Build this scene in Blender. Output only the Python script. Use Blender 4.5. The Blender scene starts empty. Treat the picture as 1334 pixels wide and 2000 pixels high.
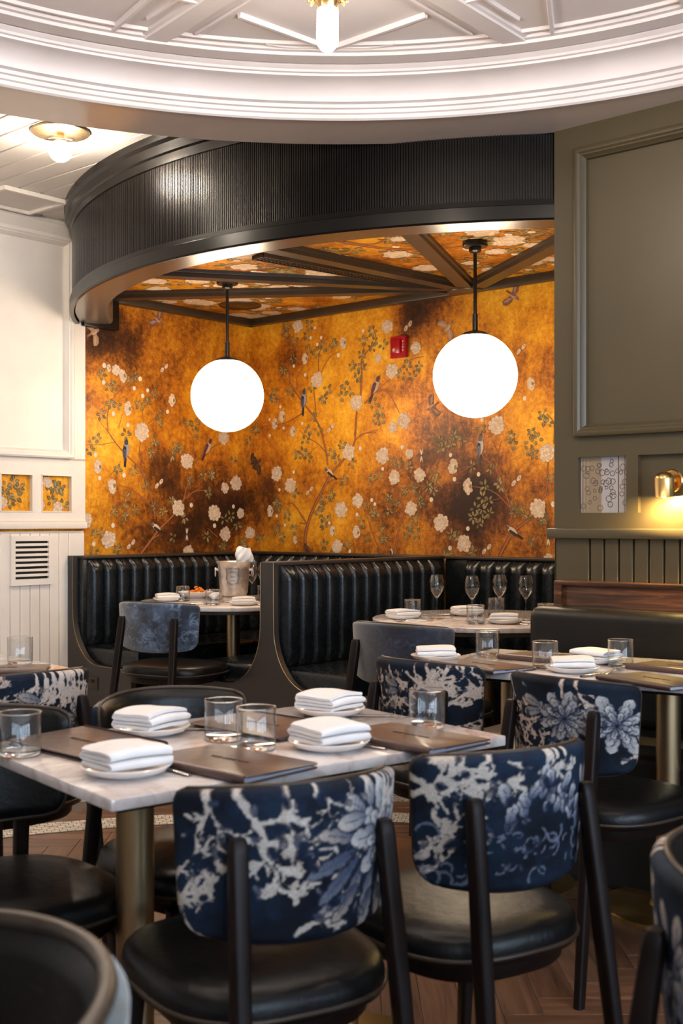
import bpy, bmesh, math, random
import numpy as np
from mathutils import Vector, Matrix

SC = bpy.context.scene
COL = SC.collection
PI = math.pi
# ------------------------------------------------------------------ camera
F = 2290.0            # focal length in pixels of the 1334x2000 frame
HY = 1018.0           # horizon row
HC = 1.22             # eye height
cd = bpy.data.cameras.new('camera')
cam = bpy.data.objects.new('camera', cd)
COL.objects.link(cam)
cam.location = (0, 0, HC)
cam.rotation_euler = (PI / 2, 0, 0)
cd.sensor_fit = 'AUTO'
cd.sensor_width = 36.0
cd.lens = F / 2000.0 * 36.0
cd.shift_y = (HY - 1000.0) / 2000.0
cd.clip_start = 0.05
cd.dof.use_dof = True
cd.dof.focus_distance = 5.4
cd.dof.aperture_fstop = 6.0
SC.camera = cam
# ------------------------------------------------------------------ light and exposure
SC.view_settings.view_transform = 'Standard'
SC.view_settings.look = 'None'
SC.view_settings.exposure = 0.25
SC.view_settings.gamma = 1.0
SC.view_settings.use_curve_mapping = False
wd = bpy.data.worlds.new('world')
SC.world = wd
wd.use_nodes = True
wd.node_tree.nodes['Background'].inputs[0].default_value = (0.62, 0.75, 1.0, 1)
wd.node_tree.nodes['Background'].inputs[1].default_value = 0.6
SC.cycles.caustics_reflective = False
SC.cycles.caustics_refractive = False
SC.cycles.use_denoising = True
SC.cycles.max_bounces = 10

TH = math.radians(-40.9)                 # the booth walls' frame: u along the back wall, v along the left wall
O = (-0.64, 8.27)
UU = (math.cos(TH), math.sin(TH))
VV = (-math.sin(TH), math.cos(TH))
def LW(u, v, z=0.0):
    return Vector((O[0] + u * UU[0] + v * VV[0], O[1] + u * UU[1] + v * VV[1], z))
def WL(x, y):
    dx, dy = x - O[0], y - O[1]
    return (dx * UU[0] + dy * UU[1], dx * VV[0] + dy * VV[1])

WIN_W = 66.0       # window light, watts each
RING_W = 16.0      # ring lamps
PLANK_W = 40.0     # lamps of the boarded ceiling
GLOBE_E = 15.5     # globe glow
SCONCE_W = 36.0
def lamp(name, kind, loc, watts, color, size=0.1, size_y=None, rot=None, parent=None, spot=None):
    ld = bpy.data.lights.new(name, kind)
    ld.energy = watts
    ld.color = color
    if kind == 'AREA':
        ld.shape = 'RECTANGLE'; ld.size = size; ld.size_y = size_y or size
    else:
        ld.shadow_soft_size = size
    if spot: ld.spot_size = spot; ld.spot_blend = 0.6
    o = bpy.data.objects.new(name, ld)
    COL.objects.link(o)
    o.location = loc
    if rot: o.rotation_euler = rot
    if parent: o.parent = parent
    return o
# daylight through the windows of the side wall, behind and to the right of the camera
WINS = [-3.3, -4.8, -6.3, -7.8]
for wv in WINS:
    lamp('window_light', 'AREA', LW(9.72, wv, 1.75), WIN_W, (0.62, 0.79, 1.0), 1.0, 2.0, (PI / 2, 0, TH + PI / 2))
# ------------------------------------------------------------------ helpers
def hit_z(px, py, z):
    d = (z - HC) * F / (HY - py)
    return ((px - 667.0) / F * d, d)
def hit_plane_u(px, py, u0):
    dx, dy = (px - 667.0) / F, 1.0
    t = (u0 + O[0] * UU[0] + O[1] * UU[1]) / (dx * UU[0] + dy * UU[1])
    return WL(dx * t, t)[1], HC + t * (HY - py) / F
def hit_plane_v(px, py, v0):
    dx, dy = (px - 667.0) / F, 1.0
    t = (v0 + O[0] * VV[0] + O[1] * VV[1]) / (dx * VV[0] + dy * VV[1])
    return WL(dx * t, t)[0], HC + t * (HY - py) / F

class MB:
    """collects shapes for ONE mesh"""
    def __init__(s):
        s.v = []; s.f = []; s.c = []; s.col = None
    def add(s, vs, fs, col=None):
        n = len(s.v)
        s.v.extend([tuple(p) for p in vs])
        s.f.extend([tuple(i + n for i in f) for f in fs])
        s.c.extend([col or s.col or (1, 1, 1)] * len(vs))
        return s
    def box(s, x0, x1, y0, y1, z0, z1, M=None):
        vs = [Vector(p) for p in ((x0, y0, z0), (x1, y0, z0), (x1, y1, z0), (x0, y1, z0), (x0, y0, z1), (x1, y0, z1), (x1, y1, z1), (x0, y1, z1))]
        if M: vs = [M @ p for p in vs]
        return s.add(vs, [(3, 2, 1, 0), (4, 5, 6, 7), (0, 1, 5, 4), (1, 2, 6, 5), (2, 3, 7, 6), (3, 0, 4, 7)])
    def rbox(s, x0, x1, y0, y1, z0, z1, b=0.004, seg=2, M=None):
        bm = bmesh.new()
        bmesh.ops.create_cube(bm, size=1)
        for p in bm.verts:
            p.co = Vector(((x0 + x1) / 2 + p.co.x * (x1 - x0), (y0 + y1) / 2 + p.co.y * (y1 - y0), (z0 + z1) / 2 + p.co.z * (z1 - z0)))
        bmesh.ops.bevel(bm, geom=list(bm.edges), offset=b, segments=seg, profile=0.5, affect='EDGES', clamp_overlap=True)
        bm.verts.index_update()
        vs = [(M @ p.co if M else p.co.copy()) for p in bm.verts]
        fs = [[p.index for p in f.verts] for f in bm.faces]
        bm.free()
        return s.add(vs, fs)
    def loft(s, rings, closed=True, caps=True, col=None):
        n = len(rings[0]); vs = [p for r in rings for p in r]; fs = []
        for i in range(len(rings) - 1):
            for j in range(n if closed else n - 1):
                k = (j + 1) % n
                fs.append((i * n + j, i * n + k, (i + 1) * n + k, (i + 1) * n + j))
        if caps and closed:
            fs.append(tuple(range(n - 1, -1, -1)))
            fs.append(tuple((len(rings) - 1) * n + j for j in range(n)))
        return s.add(vs, fs, col)
    def lathe(s, prof, n=32, M=None, a0=0.0, a1=2 * PI):
        full = abs(a1 - a0 - 2 * PI) < 1e-6
        m = n if full else n + 1
        vs = []; fs = []
        for r, z in prof:
            for j in range(m):
                a = a0 + (a1 - a0) * j / n
                p = Vector((r * math.cos(a), r * math.sin(a), z))
                vs.append(M @ p if M else p)
        for i in range(len(prof) - 1):
            for j in range(n):
                k = (j + 1) % m
                fs.append((i * m + j, i * m + k, (i + 1) * m + k, (i + 1) * m + j))
        return s.add(vs, fs)
    def tube(s, pts, r, n=10, caps=True):
        pts = [Vector(p) for p in pts]; rings = []
        rs = r if isinstance(r, (list, tuple)) else [r] * len(pts)
        up = None
        for i, p in enumerate(pts):
            t = (pts[min(i + 1, len(pts) - 1)] - pts[max(i - 1, 0)]).normalized()
            if up is None:
                up = t.orthogonal().normalized()
            else:
                up = (up - t * up.dot(t)).normalized()
            b = t.cross(up)
            rings.append([p + (up * math.cos(2 * PI * j / n) + b * math.sin(2 * PI * j / n)) * rs[i] for j in range(n)])
        return s.loft(rings, True, caps)
    def prism(s, poly, z0, z1, M=None):
        n = len(poly)
        vs = [Vector((x, y, z0)) for x, y in poly] + [Vector((x, y, z1)) for x, y in poly]
        if M: vs = [M @ p for p in vs]
        fs = [tuple(range(n - 1, -1, -1)), tuple(range(n, 2 * n))] + [(i, (i + 1) % n, n + (i + 1) % n, n + i) for i in range(n)]
        return s.add(vs, fs)
    def grid(s, P, close_u=False, flip=False):
        nu, nv = len(P), len(P[0])
        fs = []
        for i in range(nu if close_u else nu - 1):
            for j in range(nv - 1):
                k = (i + 1) % nu
                q = (i * nv + j, k * nv + j, k * nv + j + 1, i * nv + j + 1)
                fs.append(q[::-1] if flip else q)
        return s.add([p for r in P for p in r], fs)
    def mesh(s, name, sharp=38, color=False, weld=False):
        me = bpy.data.meshes.new(name)
        me.from_pydata(s.v, [], s.f)
        if color:
            a = me.color_attributes.new('print', 'FLOAT_COLOR', 'POINT')
            arr = np.ones((len(s.v), 4), dtype=np.float32)
            arr[:, :3] = np.array(s.c, dtype=np.float32)
            a.data.foreach_set('color', arr.ravel())
        if weld or not color:
            bm = bmesh.new(); bm.from_mesh(me)
            bmesh.ops.recalc_face_normals(bm, faces=bm.faces)
            bm.to_mesh(me); bm.free()
        if sharp:
            me.polygons.foreach_set('use_smooth', [True] * len(me.polygons))
            me.set_sharp_from_angle(angle=math.radians(sharp))
        me.update()
        return me
    def build(s, name, mat, parent=None, sharp=38, color=False, kind=None):
        me = s.mesh(name, sharp, color)
        me.materials.append(mat)
        return put(name, me, parent, kind)
def put(name, me, parent=None, kind=None):
    o = bpy.data.objects.new(name, me)
    COL.objects.link(o)
    if parent: o.parent = parent
    if kind: o['kind'] = kind
    return o
def tag(o, label, cat, group=None):
    o['label'] = label; o['category'] = cat
    if group: o['group'] = group
    return o
def thing(name, label, cat, loc=(0, 0, 0), rz=0.0, group=None):
    o = bpy.data.objects.new(name, None)
    o.empty_display_size = 0.05
    COL.objects.link(o)
    o.location = loc; o.rotation_euler = (0, 0, rz)
    return tag(o, label, cat, group)
def struct(name, mb=None, mat=None, local=True, color=False, sharp=38):
    if mb is None:
        o = bpy.data.objects.new(name, None); COL.objects.link(o)
    else:
        o = mb.build(name, mat, None, sharp, color)
    o['kind'] = 'structure'
    if local:
        o.location = (O[0], O[1], 0); o.rotation_euler = (0, 0, TH)
    return o
def kids(o):
    return [c for c in COL.objects if c.parent == o]
def dup(root, loc, rz, label, group=None):
    r = root.copy(); COL.objects.link(r)
    r.location = loc; r.rotation_euler = (0, 0, rz)
    r['label'] = label
    if group: r['group'] = group
    for ch in root.children:
        c = ch.copy(); COL.objects.link(c); c.parent = r
        for g in ch.children:
            d = g.copy(); COL.objects.link(d); d.parent = c
    return r
def face_rot(fx, fy):
    return math.atan2(-fx, fy)

# ------------------------------------------------------------------ materials
def srgb(r, g, b):
    f = lambda c: (c / 255.0 / 12.92) if c / 255.0 <= 0.04045 else ((c / 255.0 + 0.055) / 1.055) ** 2.4
    return (f(r), f(g), f(b))
class NT:
    def __init__(s, name):
        s.m = bpy.data.materials.new(name); s.m.use_nodes = True
        s.t = s.m.node_tree; s.n = s.t.nodes; s.l = s.t.links
        s.b = s.n['Principled BSDF']
        s.out = s.n['Material Output']
    def node(s, typ, **kw):
        n = s.n.new(typ)
        for k, v in kw.items():
            if k.startswith('i_'):
                key = k[2:]
                n.inputs[int(key) if key.isdigit() else key].default_value = v
            else:
                setattr(n, k, v)
        return n
    def link(s, a, b): s.l.new(a, b); return s
    def coord(s, kind='Object', scale=(1, 1, 1)):
        tc = s.node('ShaderNodeTexCoord'); mp = s.node('ShaderNodeMapping')
        mp.inputs['Scale'].default_value = scale
        s.link(tc.outputs[kind], mp.inputs[0])
        return mp.outputs[0]
    def noise(s, vec, scale, detail=4.0, rough=0.55, dist=0.0):
        n = s.node('ShaderNodeTexNoise')
        n.inputs['Scale'].default_value = scale; n.inputs['Detail'].default_value = detail
        n.inputs['Roughness'].default_value = rough; n.inputs['Distortion'].default_value = dist
        s.link(vec, n.inputs['Vector'])
        return n.outputs[0]
    def ramp(s, fac, stops):
        r = s.node('ShaderNodeValToRGB')
        e = r.color_ramp.elements
        while len(e) < len(stops): e.new(0.5)
        for q, (p, c) in zip(e, stops):
            q.position = p; q.color = (c[0], c[1], c[2], 1)
        s.link(fac, r.inputs[0])
        return r.outputs[0]
    def mix(s, fac, a, b, mode='MIX'):
        m = s.node('ShaderNodeMix', data_type='RGBA', blend_type=mode)
        for sock, val in ((0, fac), (6, a), (7, b)):
            if hasattr(val, 'is_linked') or hasattr(val, 'node'): s.link(val, m.inputs[sock])
            elif isinstance(val, (int, float)): m.inputs[sock].default_value = val
            else: m.inputs[sock].default_value = (val[0], val[1], val[2], 1)
        return m.outputs[2]
    def math(s, op, a, b=None):
        m = s.node('ShaderNodeMath', operation=op)
        for i, val in enumerate((a, b)):
            if val is None: continue
            if isinstance(val, (int, float)): m.inputs[i].default_value = val
            else: s.link(val, m.inputs[i])
        return m.outputs[0]
    def bump(s, h, strength=0.2, dist=0.01):
        b = s.node('ShaderNodeBump')
        b.inputs['Strength'].default_value = strength; b.inputs['Distance'].default_value = dist
        s.link(h, b.inputs['Height']); s.link(b.outputs[0], s.b.inputs['Normal'])
    def base(s, c):
        if isinstance(c, tuple): s.b.inputs['Base Color'].default_value = (c[0], c[1], c[2], 1)
        else: s.link(c, s.b.inputs['Base Color'])
        return s
    def set(s, **kw):
        for k, v in kw.items():
            key = {'rough': 'Roughness', 'metal': 'Metallic', 'spec': 'Specular IOR Level', 'coat': 'Coat Weight', 'coatr': 'Coat Roughness', 'sheen': 'Sheen Weight', 'sheenr': 'Sheen Roughness', 'trans': 'Transmission Weight', 'ior': 'IOR'}[k]
            if isinstance(v, (int, float)): s.b.inputs[key].default_value = v
            else: s.link(v, s.b.inputs[key])
        return s
M = {}
def paint(name, col, rough=0.5, var=0.06, scale=3.0, spec=0.5):
    t = NT(name); v = t.coord()
    n = t.noise(v, scale, 5)
    c0 = tuple(c * (1 - var) for c in col); c1 = tuple(min(1, c * (1 + var)) for c in col)
    t.base(t.ramp(n, [(0.3, c0), (0.7, c1)])).set(rough=rough, spec=spec)
    t.bump(t.noise(v, 180, 3), 0.04, 0.002)
    M[name] = t.m
paint('white_paint', (0.80, 0.74, 0.68), 0.42)
paint('ceiling_paint', (0.80, 0.73, 0.72), 0.5)
paint('soffit_paint', (0.80, 0.67, 0.58), 0.13)
paint('plank_paint', (0.66, 0.60, 0.55), 0.38)
paint('green_paint', (0.080, 0.060, 0.030), 0.36, 0.05)
paint('black_wood', (0.0055, 0.0045, 0.004), 0.27, 0.25, 20, 0.22)
paint('dark_panel', (0.035, 0.028, 0.024), 0.42, 0.15, 8)
paint('trim_brown', (0.034, 0.023, 0.015), 0.4, 0.15, 8)
paint('soffit_brown', (0.11, 0.085, 0.07), 0.25, 0.1, 8)
paint('chair_wood', (0.010, 0.0055, 0.0045), 0.42, 0.3, 12, 0.18)
paint('black_metal', (0.01, 0.009, 0.009), 0.3, 0.1)
paint('void_black', (0.004, 0.004, 0.004), 0.7, 0.1)
paint('red_plastic', (0.36, 0.004, 0.012), 0.25, 0.05)
paint('ceramic', (0.82, 0.79, 0.76), 0.18, 0.02)
paint('paper', (0.62, 0.66, 0.78), 0.6, 0.05)
paint('print_dark', (0.05, 0.03, 0.025), 0.6, 0.1)
paint('print_white', (0.8, 0.74, 0.7), 0.5, 0.03)
paint('food_orange', (0.75, 0.22, 0.02), 0.4, 0.35, 60)
paint('grout', (0.10, 0.075, 0.055), 0.8, 0.1)

def metal(name, col, rough, aniso=None, var=0.15, scale=(1, 1, 1)):
    t = NT(name); v = t.coord('Object', scale)
    n = t.noise(v, 30, 4)
    t.base(t.ramp(n, [(0.3, tuple(c * (1 - var) for c in col)), (0.7, col)])).set(metal=1.0, rough=rough)
    M[name] = t.m
metal('brass', (0.80, 0.52, 0.20), 0.22)
metal('brushed_brass', (0.50, 0.36, 0.20), 0.36, var=0.35, scale=(1, 1, 0.02))
metal('base_brass', (0.55, 0.36, 0.13), 0.38, var=0.2)
metal('steel', (0.70, 0.68, 0.66), 0.18)
metal('pewter', (0.86, 0.78, 0.72), 0.42, var=0.35)

def gold():
    t = NT('gold_mural'); v = t.coord('Object')
    big = t.noise(v, 1.1, 3, 0.5, 0.4)
    mid = t.noise(v, 3.2, 5, 0.65, 0.3)
    vs = t.coord('Object', (1, 1, 0.30))
    streak = t.noise(vs, 26, 5, 0.7)
    fine = t.noise(t.coord('Object', (1.0, 1.0, 1.0)), 30, 6, 0.85)
    wv = t.noise(t.coord('Object', (60, 60, 600)), 1.0, 2, 0.5)
    wh = t.noise(t.coord('Object', (600, 600, 60)), 1.0, 2, 0.5)
    a = t.math('ADD', t.math('MULTIPLY', big, 0.9), t.math('MULTIPLY', mid, 0.85))
    a = t.math('ADD', a, t.math('MULTIPLY', streak, 0.28))
    a = t.math('ADD', a, t.math('MULTIPLY', fine, 0.85))
    a = t.math('ADD', a, t.math('MULTIPLY', wv, 0.10))
    a = t.math('ADD', a, t.math('MULTIPLY', wh, 0.10))
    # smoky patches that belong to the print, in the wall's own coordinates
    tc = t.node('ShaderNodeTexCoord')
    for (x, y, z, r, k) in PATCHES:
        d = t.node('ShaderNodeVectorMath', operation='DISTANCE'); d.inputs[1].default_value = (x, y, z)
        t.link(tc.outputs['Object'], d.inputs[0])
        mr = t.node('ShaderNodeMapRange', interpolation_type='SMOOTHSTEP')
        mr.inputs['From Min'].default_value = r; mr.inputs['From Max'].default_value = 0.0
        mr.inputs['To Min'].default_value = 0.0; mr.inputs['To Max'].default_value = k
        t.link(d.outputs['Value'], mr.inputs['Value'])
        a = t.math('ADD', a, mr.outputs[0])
    col = t.ramp(t.math('MULTIPLY', a, 0.5), [(0.57, (0.028, 0.010, 0.005)), (0.665, (0.12, 0.038, 0.008)), (0.745, (0.42, 0.135, 0.011)), (0.83, (0.70, 0.30, 0.015)), (0.96, (0.98, 0.58, 0.05))])
    t.base(col).set(rough=0.42, metal=0.25, spec=0.4)
    t.bump(fine, 0.12, 0.002)
    M['gold_mural'] = t.m
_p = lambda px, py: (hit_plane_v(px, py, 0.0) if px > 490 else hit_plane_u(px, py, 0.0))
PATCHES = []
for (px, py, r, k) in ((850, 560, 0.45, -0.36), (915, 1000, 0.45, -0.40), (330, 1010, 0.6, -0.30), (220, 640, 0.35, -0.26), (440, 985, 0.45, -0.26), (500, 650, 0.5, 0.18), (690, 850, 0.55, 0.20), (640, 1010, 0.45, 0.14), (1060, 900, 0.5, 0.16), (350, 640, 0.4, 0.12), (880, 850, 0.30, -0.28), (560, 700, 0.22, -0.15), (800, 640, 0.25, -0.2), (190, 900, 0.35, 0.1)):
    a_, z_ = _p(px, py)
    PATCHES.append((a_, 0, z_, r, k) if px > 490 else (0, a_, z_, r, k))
gold()

def print_mat(name, rough=0.5, spec=0.4, weave=0.0, attr='print', sheen=0.0):
    t = NT(name)
    a = t.node('ShaderNodeAttribute', attribute_name=attr)
    col = a.outputs['Color']
    v = t.coord()
    if weave:
        n = t.noise(v, 260, 3, 0.7)
        col = t.mix(1.0, col, t.ramp(n, [(0.25, (0.62, 0.62, 0.62)), (0.75, (1.25, 1.25, 1.25))]), 'MULTIPLY')
        t.bump(t.noise(v, 500, 2), weave, 0.003)
    t.base(col).set(rough=rough, spec=spec, sheen=sheen)
    M[name] = t.m
print_mat('mural_print', 0.5, 0.3)
print_mat('tapestry', 0.75, 0.2, 0.25)
print_mat('velvet', 0.6, 0.3, 0.12, sheen=0.55)

def leather(name, c0, c1, rough=0.32, bump=0.25, spec=0.3):
    t = NT(name); v = t.coord()
    n = t.noise(v, 9, 6, 0.6)
    t.base(t.ramp(n, [(0.3, c0), (0.72, c1)]))
    r = t.node('ShaderNodeMapRange'); r.inputs['To Min'].default_value = rough - 0.08; r.inputs['To Max'].default_value = rough + 0.12
    t.link(t.noise(v, 25, 4), r.inputs['Value']); t.set(rough=r.outputs[0], spec=spec)
    t.bump(t.noise(v, 55, 6, 0.65), bump, 0.004)
    M[name] = t.m
leather('booth_leather', (0.004, 0.0055, 0.007), (0.009, 0.012, 0.015), 0.25, 0.11, 0.45)
leather('seat_leather', (0.0032, 0.0032, 0.0036), (0.007, 0.0068, 0.007), 0.31, 0.3, 0.26)
leather('bench_leather', (0.006, 0.005, 0.0045), (0.013, 0.011, 0.009), 0.36, 0.18)
leather('menu_leather', (0.075, 0.040, 0.032), (0.105, 0.060, 0.048), 0.30, 0.08, 0.5)
leather('piping_leather', (0.03, 0.02, 0.014), (0.06, 0.042, 0.03), 0.3, 0.1)

def marble():
    t = NT('marble'); v = t.coord()
    n = t.noise(v, 4.0, 8, 0.6, 1.6)
    veins = t.ramp(n, [(0.40, (0.70, 0.64, 0.61)), (0.475, (0.52, 0.45, 0.43)), (0.50, (0.44, 0.36, 0.33)), (0.525, (0.62, 0.55, 0.52)), (0.60, (0.74, 0.69, 0.67))])
    n2 = t.noise(v, 1.6, 5, 0.6, 0.8)
    col = t.mix(t.ramp(n2, [(0.35, (0, 0, 0)), (0.7, (0.75, 0.75, 0.75))]), veins, (0.74, 0.67, 0.64))
    t.base(col).set(rough=0.10, spec=0.55)
    M['marble'] = t.m
marble()
def oak(name, c0, c1, c2, along=(1, 14, 14), rough=0.42, rnd=0.3):
    t = NT(name)
    oi = t.node('ShaderNodeObjectInfo')
    tc = t.node('ShaderNodeTexCoord')
    ad = t.node('ShaderNodeVectorMath', operation='ADD'); t.link(tc.outputs['Object'], ad.inputs[0])
    cx = t.node('ShaderNodeVectorMath', operation='SCALE'); cx.inputs[0].default_value = (37.0, 11.0, 5.0); t.link(oi.outputs['Random'], cx.inputs['Scale'])
    t.link(cx.outputs[0], ad.inputs[1])
    mp = t.node('ShaderNodeMapping'); mp.inputs['Scale'].default_value = along; t.link(ad.outputs[0], mp.inputs[0])
    n = t.noise(mp.outputs[0], 3.2, 7, 0.62, 0.7)
    col = t.ramp(n, [(0.28, c0), (0.5, c1), (0.74, c2)])
    br = t.math('ADD', t.math('MULTIPLY', oi.outputs['Random'], rnd), 1.0 - rnd / 2)
    sc = t.node('ShaderNodeVectorMath', operation='SCALE'); t.link(col, sc.inputs[0]); t.link(br, sc.inputs['Scale'])
    t.base(sc.outputs[0]).set(rough=rough, spec=0.45)
    t.bump(n, 0.12, 0.003)
    M[name] = t.m
oak('floor_oak', (0.065, 0.029, 0.015), (0.135, 0.064, 0.034), (0.20, 0.10, 0.055), (1, 14, 14), 0.38, 0.5)
oak('cap_oak', (0.010, 0.004, 0.002), (0.060, 0.020, 0.007), (0.20, 0.075, 0.026), (1.0, 16, 16), 0.30, 0.1)

def mosaic():
    t = NT('scroll_tile'); v = t.coord()
    w = t.noise(v, 3.2, 3, 0.5, 2.4)
    bands = t.math('SINE', t.math('MULTIPLY', w, 75.0))
    line = t.ramp(t.math('ABSOLUTE', bands), [(0.30, (0.012, 0.010, 0.009)), (0.48, (0.60, 0.54, 0.47))])
    n = t.noise(v, 60, 2)
    t.base(t.mix(0.25, line, t.ramp(n, [(0.3, (0.35, 0.3, 0.26)), (0.7, (0.75, 0.7, 0.64))]), 'MULTIPLY')).set(rough=0.35)
    M['scroll_tile'] = t.m
    t = NT('tessera')
    t.base(t.ramp(t.noise(t.coord(), 38, 3), [(0.35, (0.42, 0.36, 0.28)), (0.65, (0.72, 0.66, 0.56))])).set(rough=0.35)
    M['tessera'] = t.m
mosaic()
def cloth():
    t = NT('napkin_cloth'); v = t.coord()
    t.base(t.ramp(t.noise(v, 14, 3), [(0.3, (0.80, 0.77, 0.76)), (0.7, (0.88, 0.85, 0.84))])).set(rough=0.85, spec=0.2)
    t.bump(t.noise(v, 700, 2), 0.25, 0.002)
    M['napkin_cloth'] = t.m
cloth()
def glow(name, col, strength):
    t = NT(name)
    t.base((0.9, 0.9, 0.88)).set(rough=0.3)
    t.b.inputs['Emission Color'].default_value = (col[0], col[1], col[2], 1)
    t.b.inputs['Emission Strength'].default_value = strength
    M[name] = t.m
glow('globe_glow', (1.0, 0.80, 0.56), GLOBE_E)
glow('bulb_glow', (1.0, 0.86, 0.68), 30.0)
def glass(name, tint=(0.95, 0.965, 0.97), edge=(0.55, 0.6, 0.62)):
    t = NT(name)
    tr = t.node('ShaderNodeBsdfTransparent'); gl = t.node('ShaderNodeBsdfGlossy'); gl.inputs['Roughness'].default_value = 0.02
    lw = t.node('ShaderNodeLayerWeight'); lw.inputs['Blend'].default_value = 0.35
    t.link(t.ramp(lw.outputs['Facing'], [(0.0, tint), (0.75, tint), (1.0, edge)]), tr.inputs[0])
    pw_ = t.math('POWER', lw.outputs['Facing'], 3.0)
    fac = t.math('ADD', t.math('MULTIPLY', pw_, 0.85), 0.05)
    lw.inputs['Blend'].default_value = 0.5
    mx = t.node('ShaderNodeMixShader')
    t.link(fac, mx.inputs[0]); t.link(tr.outputs[0], mx.inputs[1]); t.link(gl.outputs[0], mx.inputs[2])
    t.link(mx.outputs[0], t.out.inputs['Surface'])
    M[name] = t.m
glass('thin_glass', (0.97, 0.975, 0.98), (0.80, 0.84, 0.86))
glass('wine_glass', (0.93, 0.93, 0.92), (0.35, 0.36, 0.36))
t = NT('thick_glass'); t.base((0.97, 0.98, 0.98)).set(rough=0.02, trans=1.0, ior=1.48); M['thick_glass'] = t.m
# ================================================================== LARGE STRUCTURE
rnd = random.Random(7)
# ---- floor: dark bed, herringbone planks, tessera band, scroll-tile field
floor = struct('floor', MB().box(-7, 7, -5, 10, -0.10, -0.004), M['grout'], local=False)
FC = (-0.15, 2.1)
def herring():
    w, L = 0.10, 0.60
    out = []
    for m in range(-9, 10):
        for k in range(-70, 120):
            ox, oy = k * w + m * L - 1.0, k * w - m * L - 1.0
            out.append((ox, oy, L, w, 0)); out.append((ox, oy + w, w, L, 1))
    res = []
    for x, y, sx, sy, o in out:
        cx, cy = x + sx / 2, y + sy / 2
        if math.hypot(cx - FC[0], cy - FC[1]) > 3.2 or cy < 0.2 or abs(cx) > 0.30 * cy + 0.55: continue
        vis = cy > 1.25 and abs(cx) < 0.292 * cy + 0.3
        res.append((0 if vis else 1, math.hypot(cx, cy), cx, cy, o))
    res.sort()
    return res
pl = MB().rbox(-0.299, 0.299, -0.0492, 0.0492, -0.012, 0.0, 0.0012, 1).mesh('plank')
pl.materials.append(M['floor_oak'])
rest = MB()
for i, (nv, d, cx, cy, o) in enumerate(herring()):
    if i < 300:
        p = put('plank', pl, floor); p.location = (cx, cy, 0); p.rotation_euler = (0, 0, (PI / 2 if o else 0) + (PI if rnd.random() < 0.5 else 0))
    else:
        rest.box(-0.299, 0.299, -0.0492, 0.0492, -0.012, 0.0, Matrix.Translation((cx, cy, 0)) @ Matrix.Rotation(PI / 2 if o else 0, 4, 'Z'))
if rest.v: rest.build('plank_remainder', M['floor_oak'], floor, kind='stuff')
band = MB()
rows = 5
for r_ in range(rows):
    ra = 2.672 + r_ * 0.030; n = 560
    for j in range(n):
        a = 2 * PI * (j + (0.5 if r_ % 2 else 0)) / n
        if not (0.12 * PI < a < 0.88 * PI): continue
        h = 0.0030 + rnd.random() * 0.0012
        a0, a1 = a - PI / n * 0.90, a + PI / n * 0.90
        P = [(ra + 0.0015, a0), (ra + 0.0285, a0), (ra + 0.0285, a1), (ra + 0.0015, a1)]
        q = [(FC[0] + r * math.cos(t_), FC[1] + r * math.sin(t_)) for r, t_ in P]
        band.add([(x, y, 0.0) for x, y in q] + [(x, y, h) for x, y in q], [(4, 5, 6, 7), (0, 1, 5, 4), (1, 2, 6, 5), (2, 3, 7, 6), (3, 0, 4, 7)])
band.build('tessera_band', M['tessera'], floor, sharp=0, kind='stuff')
bed = MB().lathe([(2.668, 0.0), (2.668, 0.0016), (2.826, 0.0016), (2.826, 0.0)], 96, Matrix.Translation((FC[0], FC[1], 0)), 0.05 * PI, 0.95 * PI)
bed.build('band_grout', M['grout'], floor)
# scroll tiles: square tiles 0.2 m, each its own piece where it can be seen
tile = MB().rbox(-0.0985, 0.0985, -0.0985, 0.0985, -0.004, 0.004, 0.001, 1).mesh('tile'); tile.materials.append(M['scroll_tile'])
tilemat = M['scroll_tile']
for i in range(-14, 14):
    for j in range(-4, 26):
        x, y = i * 0.2, 4.2 + j * 0.2
        u, v = WL(x, y)
        if math.hypot(x - FC[0], y - FC[1]) < 3.10 or u < 0.06 or v > -0.1: continue
        if abs(x) > 0.292 * y + 0.15 or v > -1.2: continue
        p = put('tile', tile, floor); p.location = (x, y, 0)

# ---- left wall: gold mural near the booth, white panelling towards the room
wl = struct('wall_left', MB().box(-0.12, 0.0, -9.0, 0.12, 0, 3.1), M['gold_mural'])
VB = -1.44
def left_v(px, py=1000): return hit_plane_u(px, py, 0.0)[0]
wp = M['white_paint']
# boards of the wainscot
gp = [left_v(x) for x in (17, 131)]
pitch = (gp[1] - gp[0]) / 6.0
edges = [VB] + [gp[1] - k * pitch for k in range(0, 26)]
for a, b in zip(edges[:-1], edges[1:]):
    MB().rbox(0.0, 0.016, b + 0.0022, a - 0.0022, 0.12, 1.150, 0.003, 1).build('board', wp, wl)
MB().box(-0.01, 0.004, edges[-1], VB, 0.0, 1.16).box(-0.01, 0.02, -9.0, edges[-1], 0, 1.16).build('board_backing', wp, wl)
MB().rbox(0.0, 0.030, -9.0, VB, 0.0, 0.13, 0.006).build('baseboard', wp, wl)
zr0 = hit_plane_u(80, 1033.0, 0.0)[1]; zr1 = hit_plane_u(80, 1020.0, 0.0)[1]
MB().rbox(0.0, 0.042, -9.0, VB + 0.002, zr0, zr0 + 0.042, 0.006).rbox(0.0, 0.030, -9.0, VB, zr0 + 0.042, zr0 + 0.056, 0.004).build('chair_rail', wp, wl)
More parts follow.
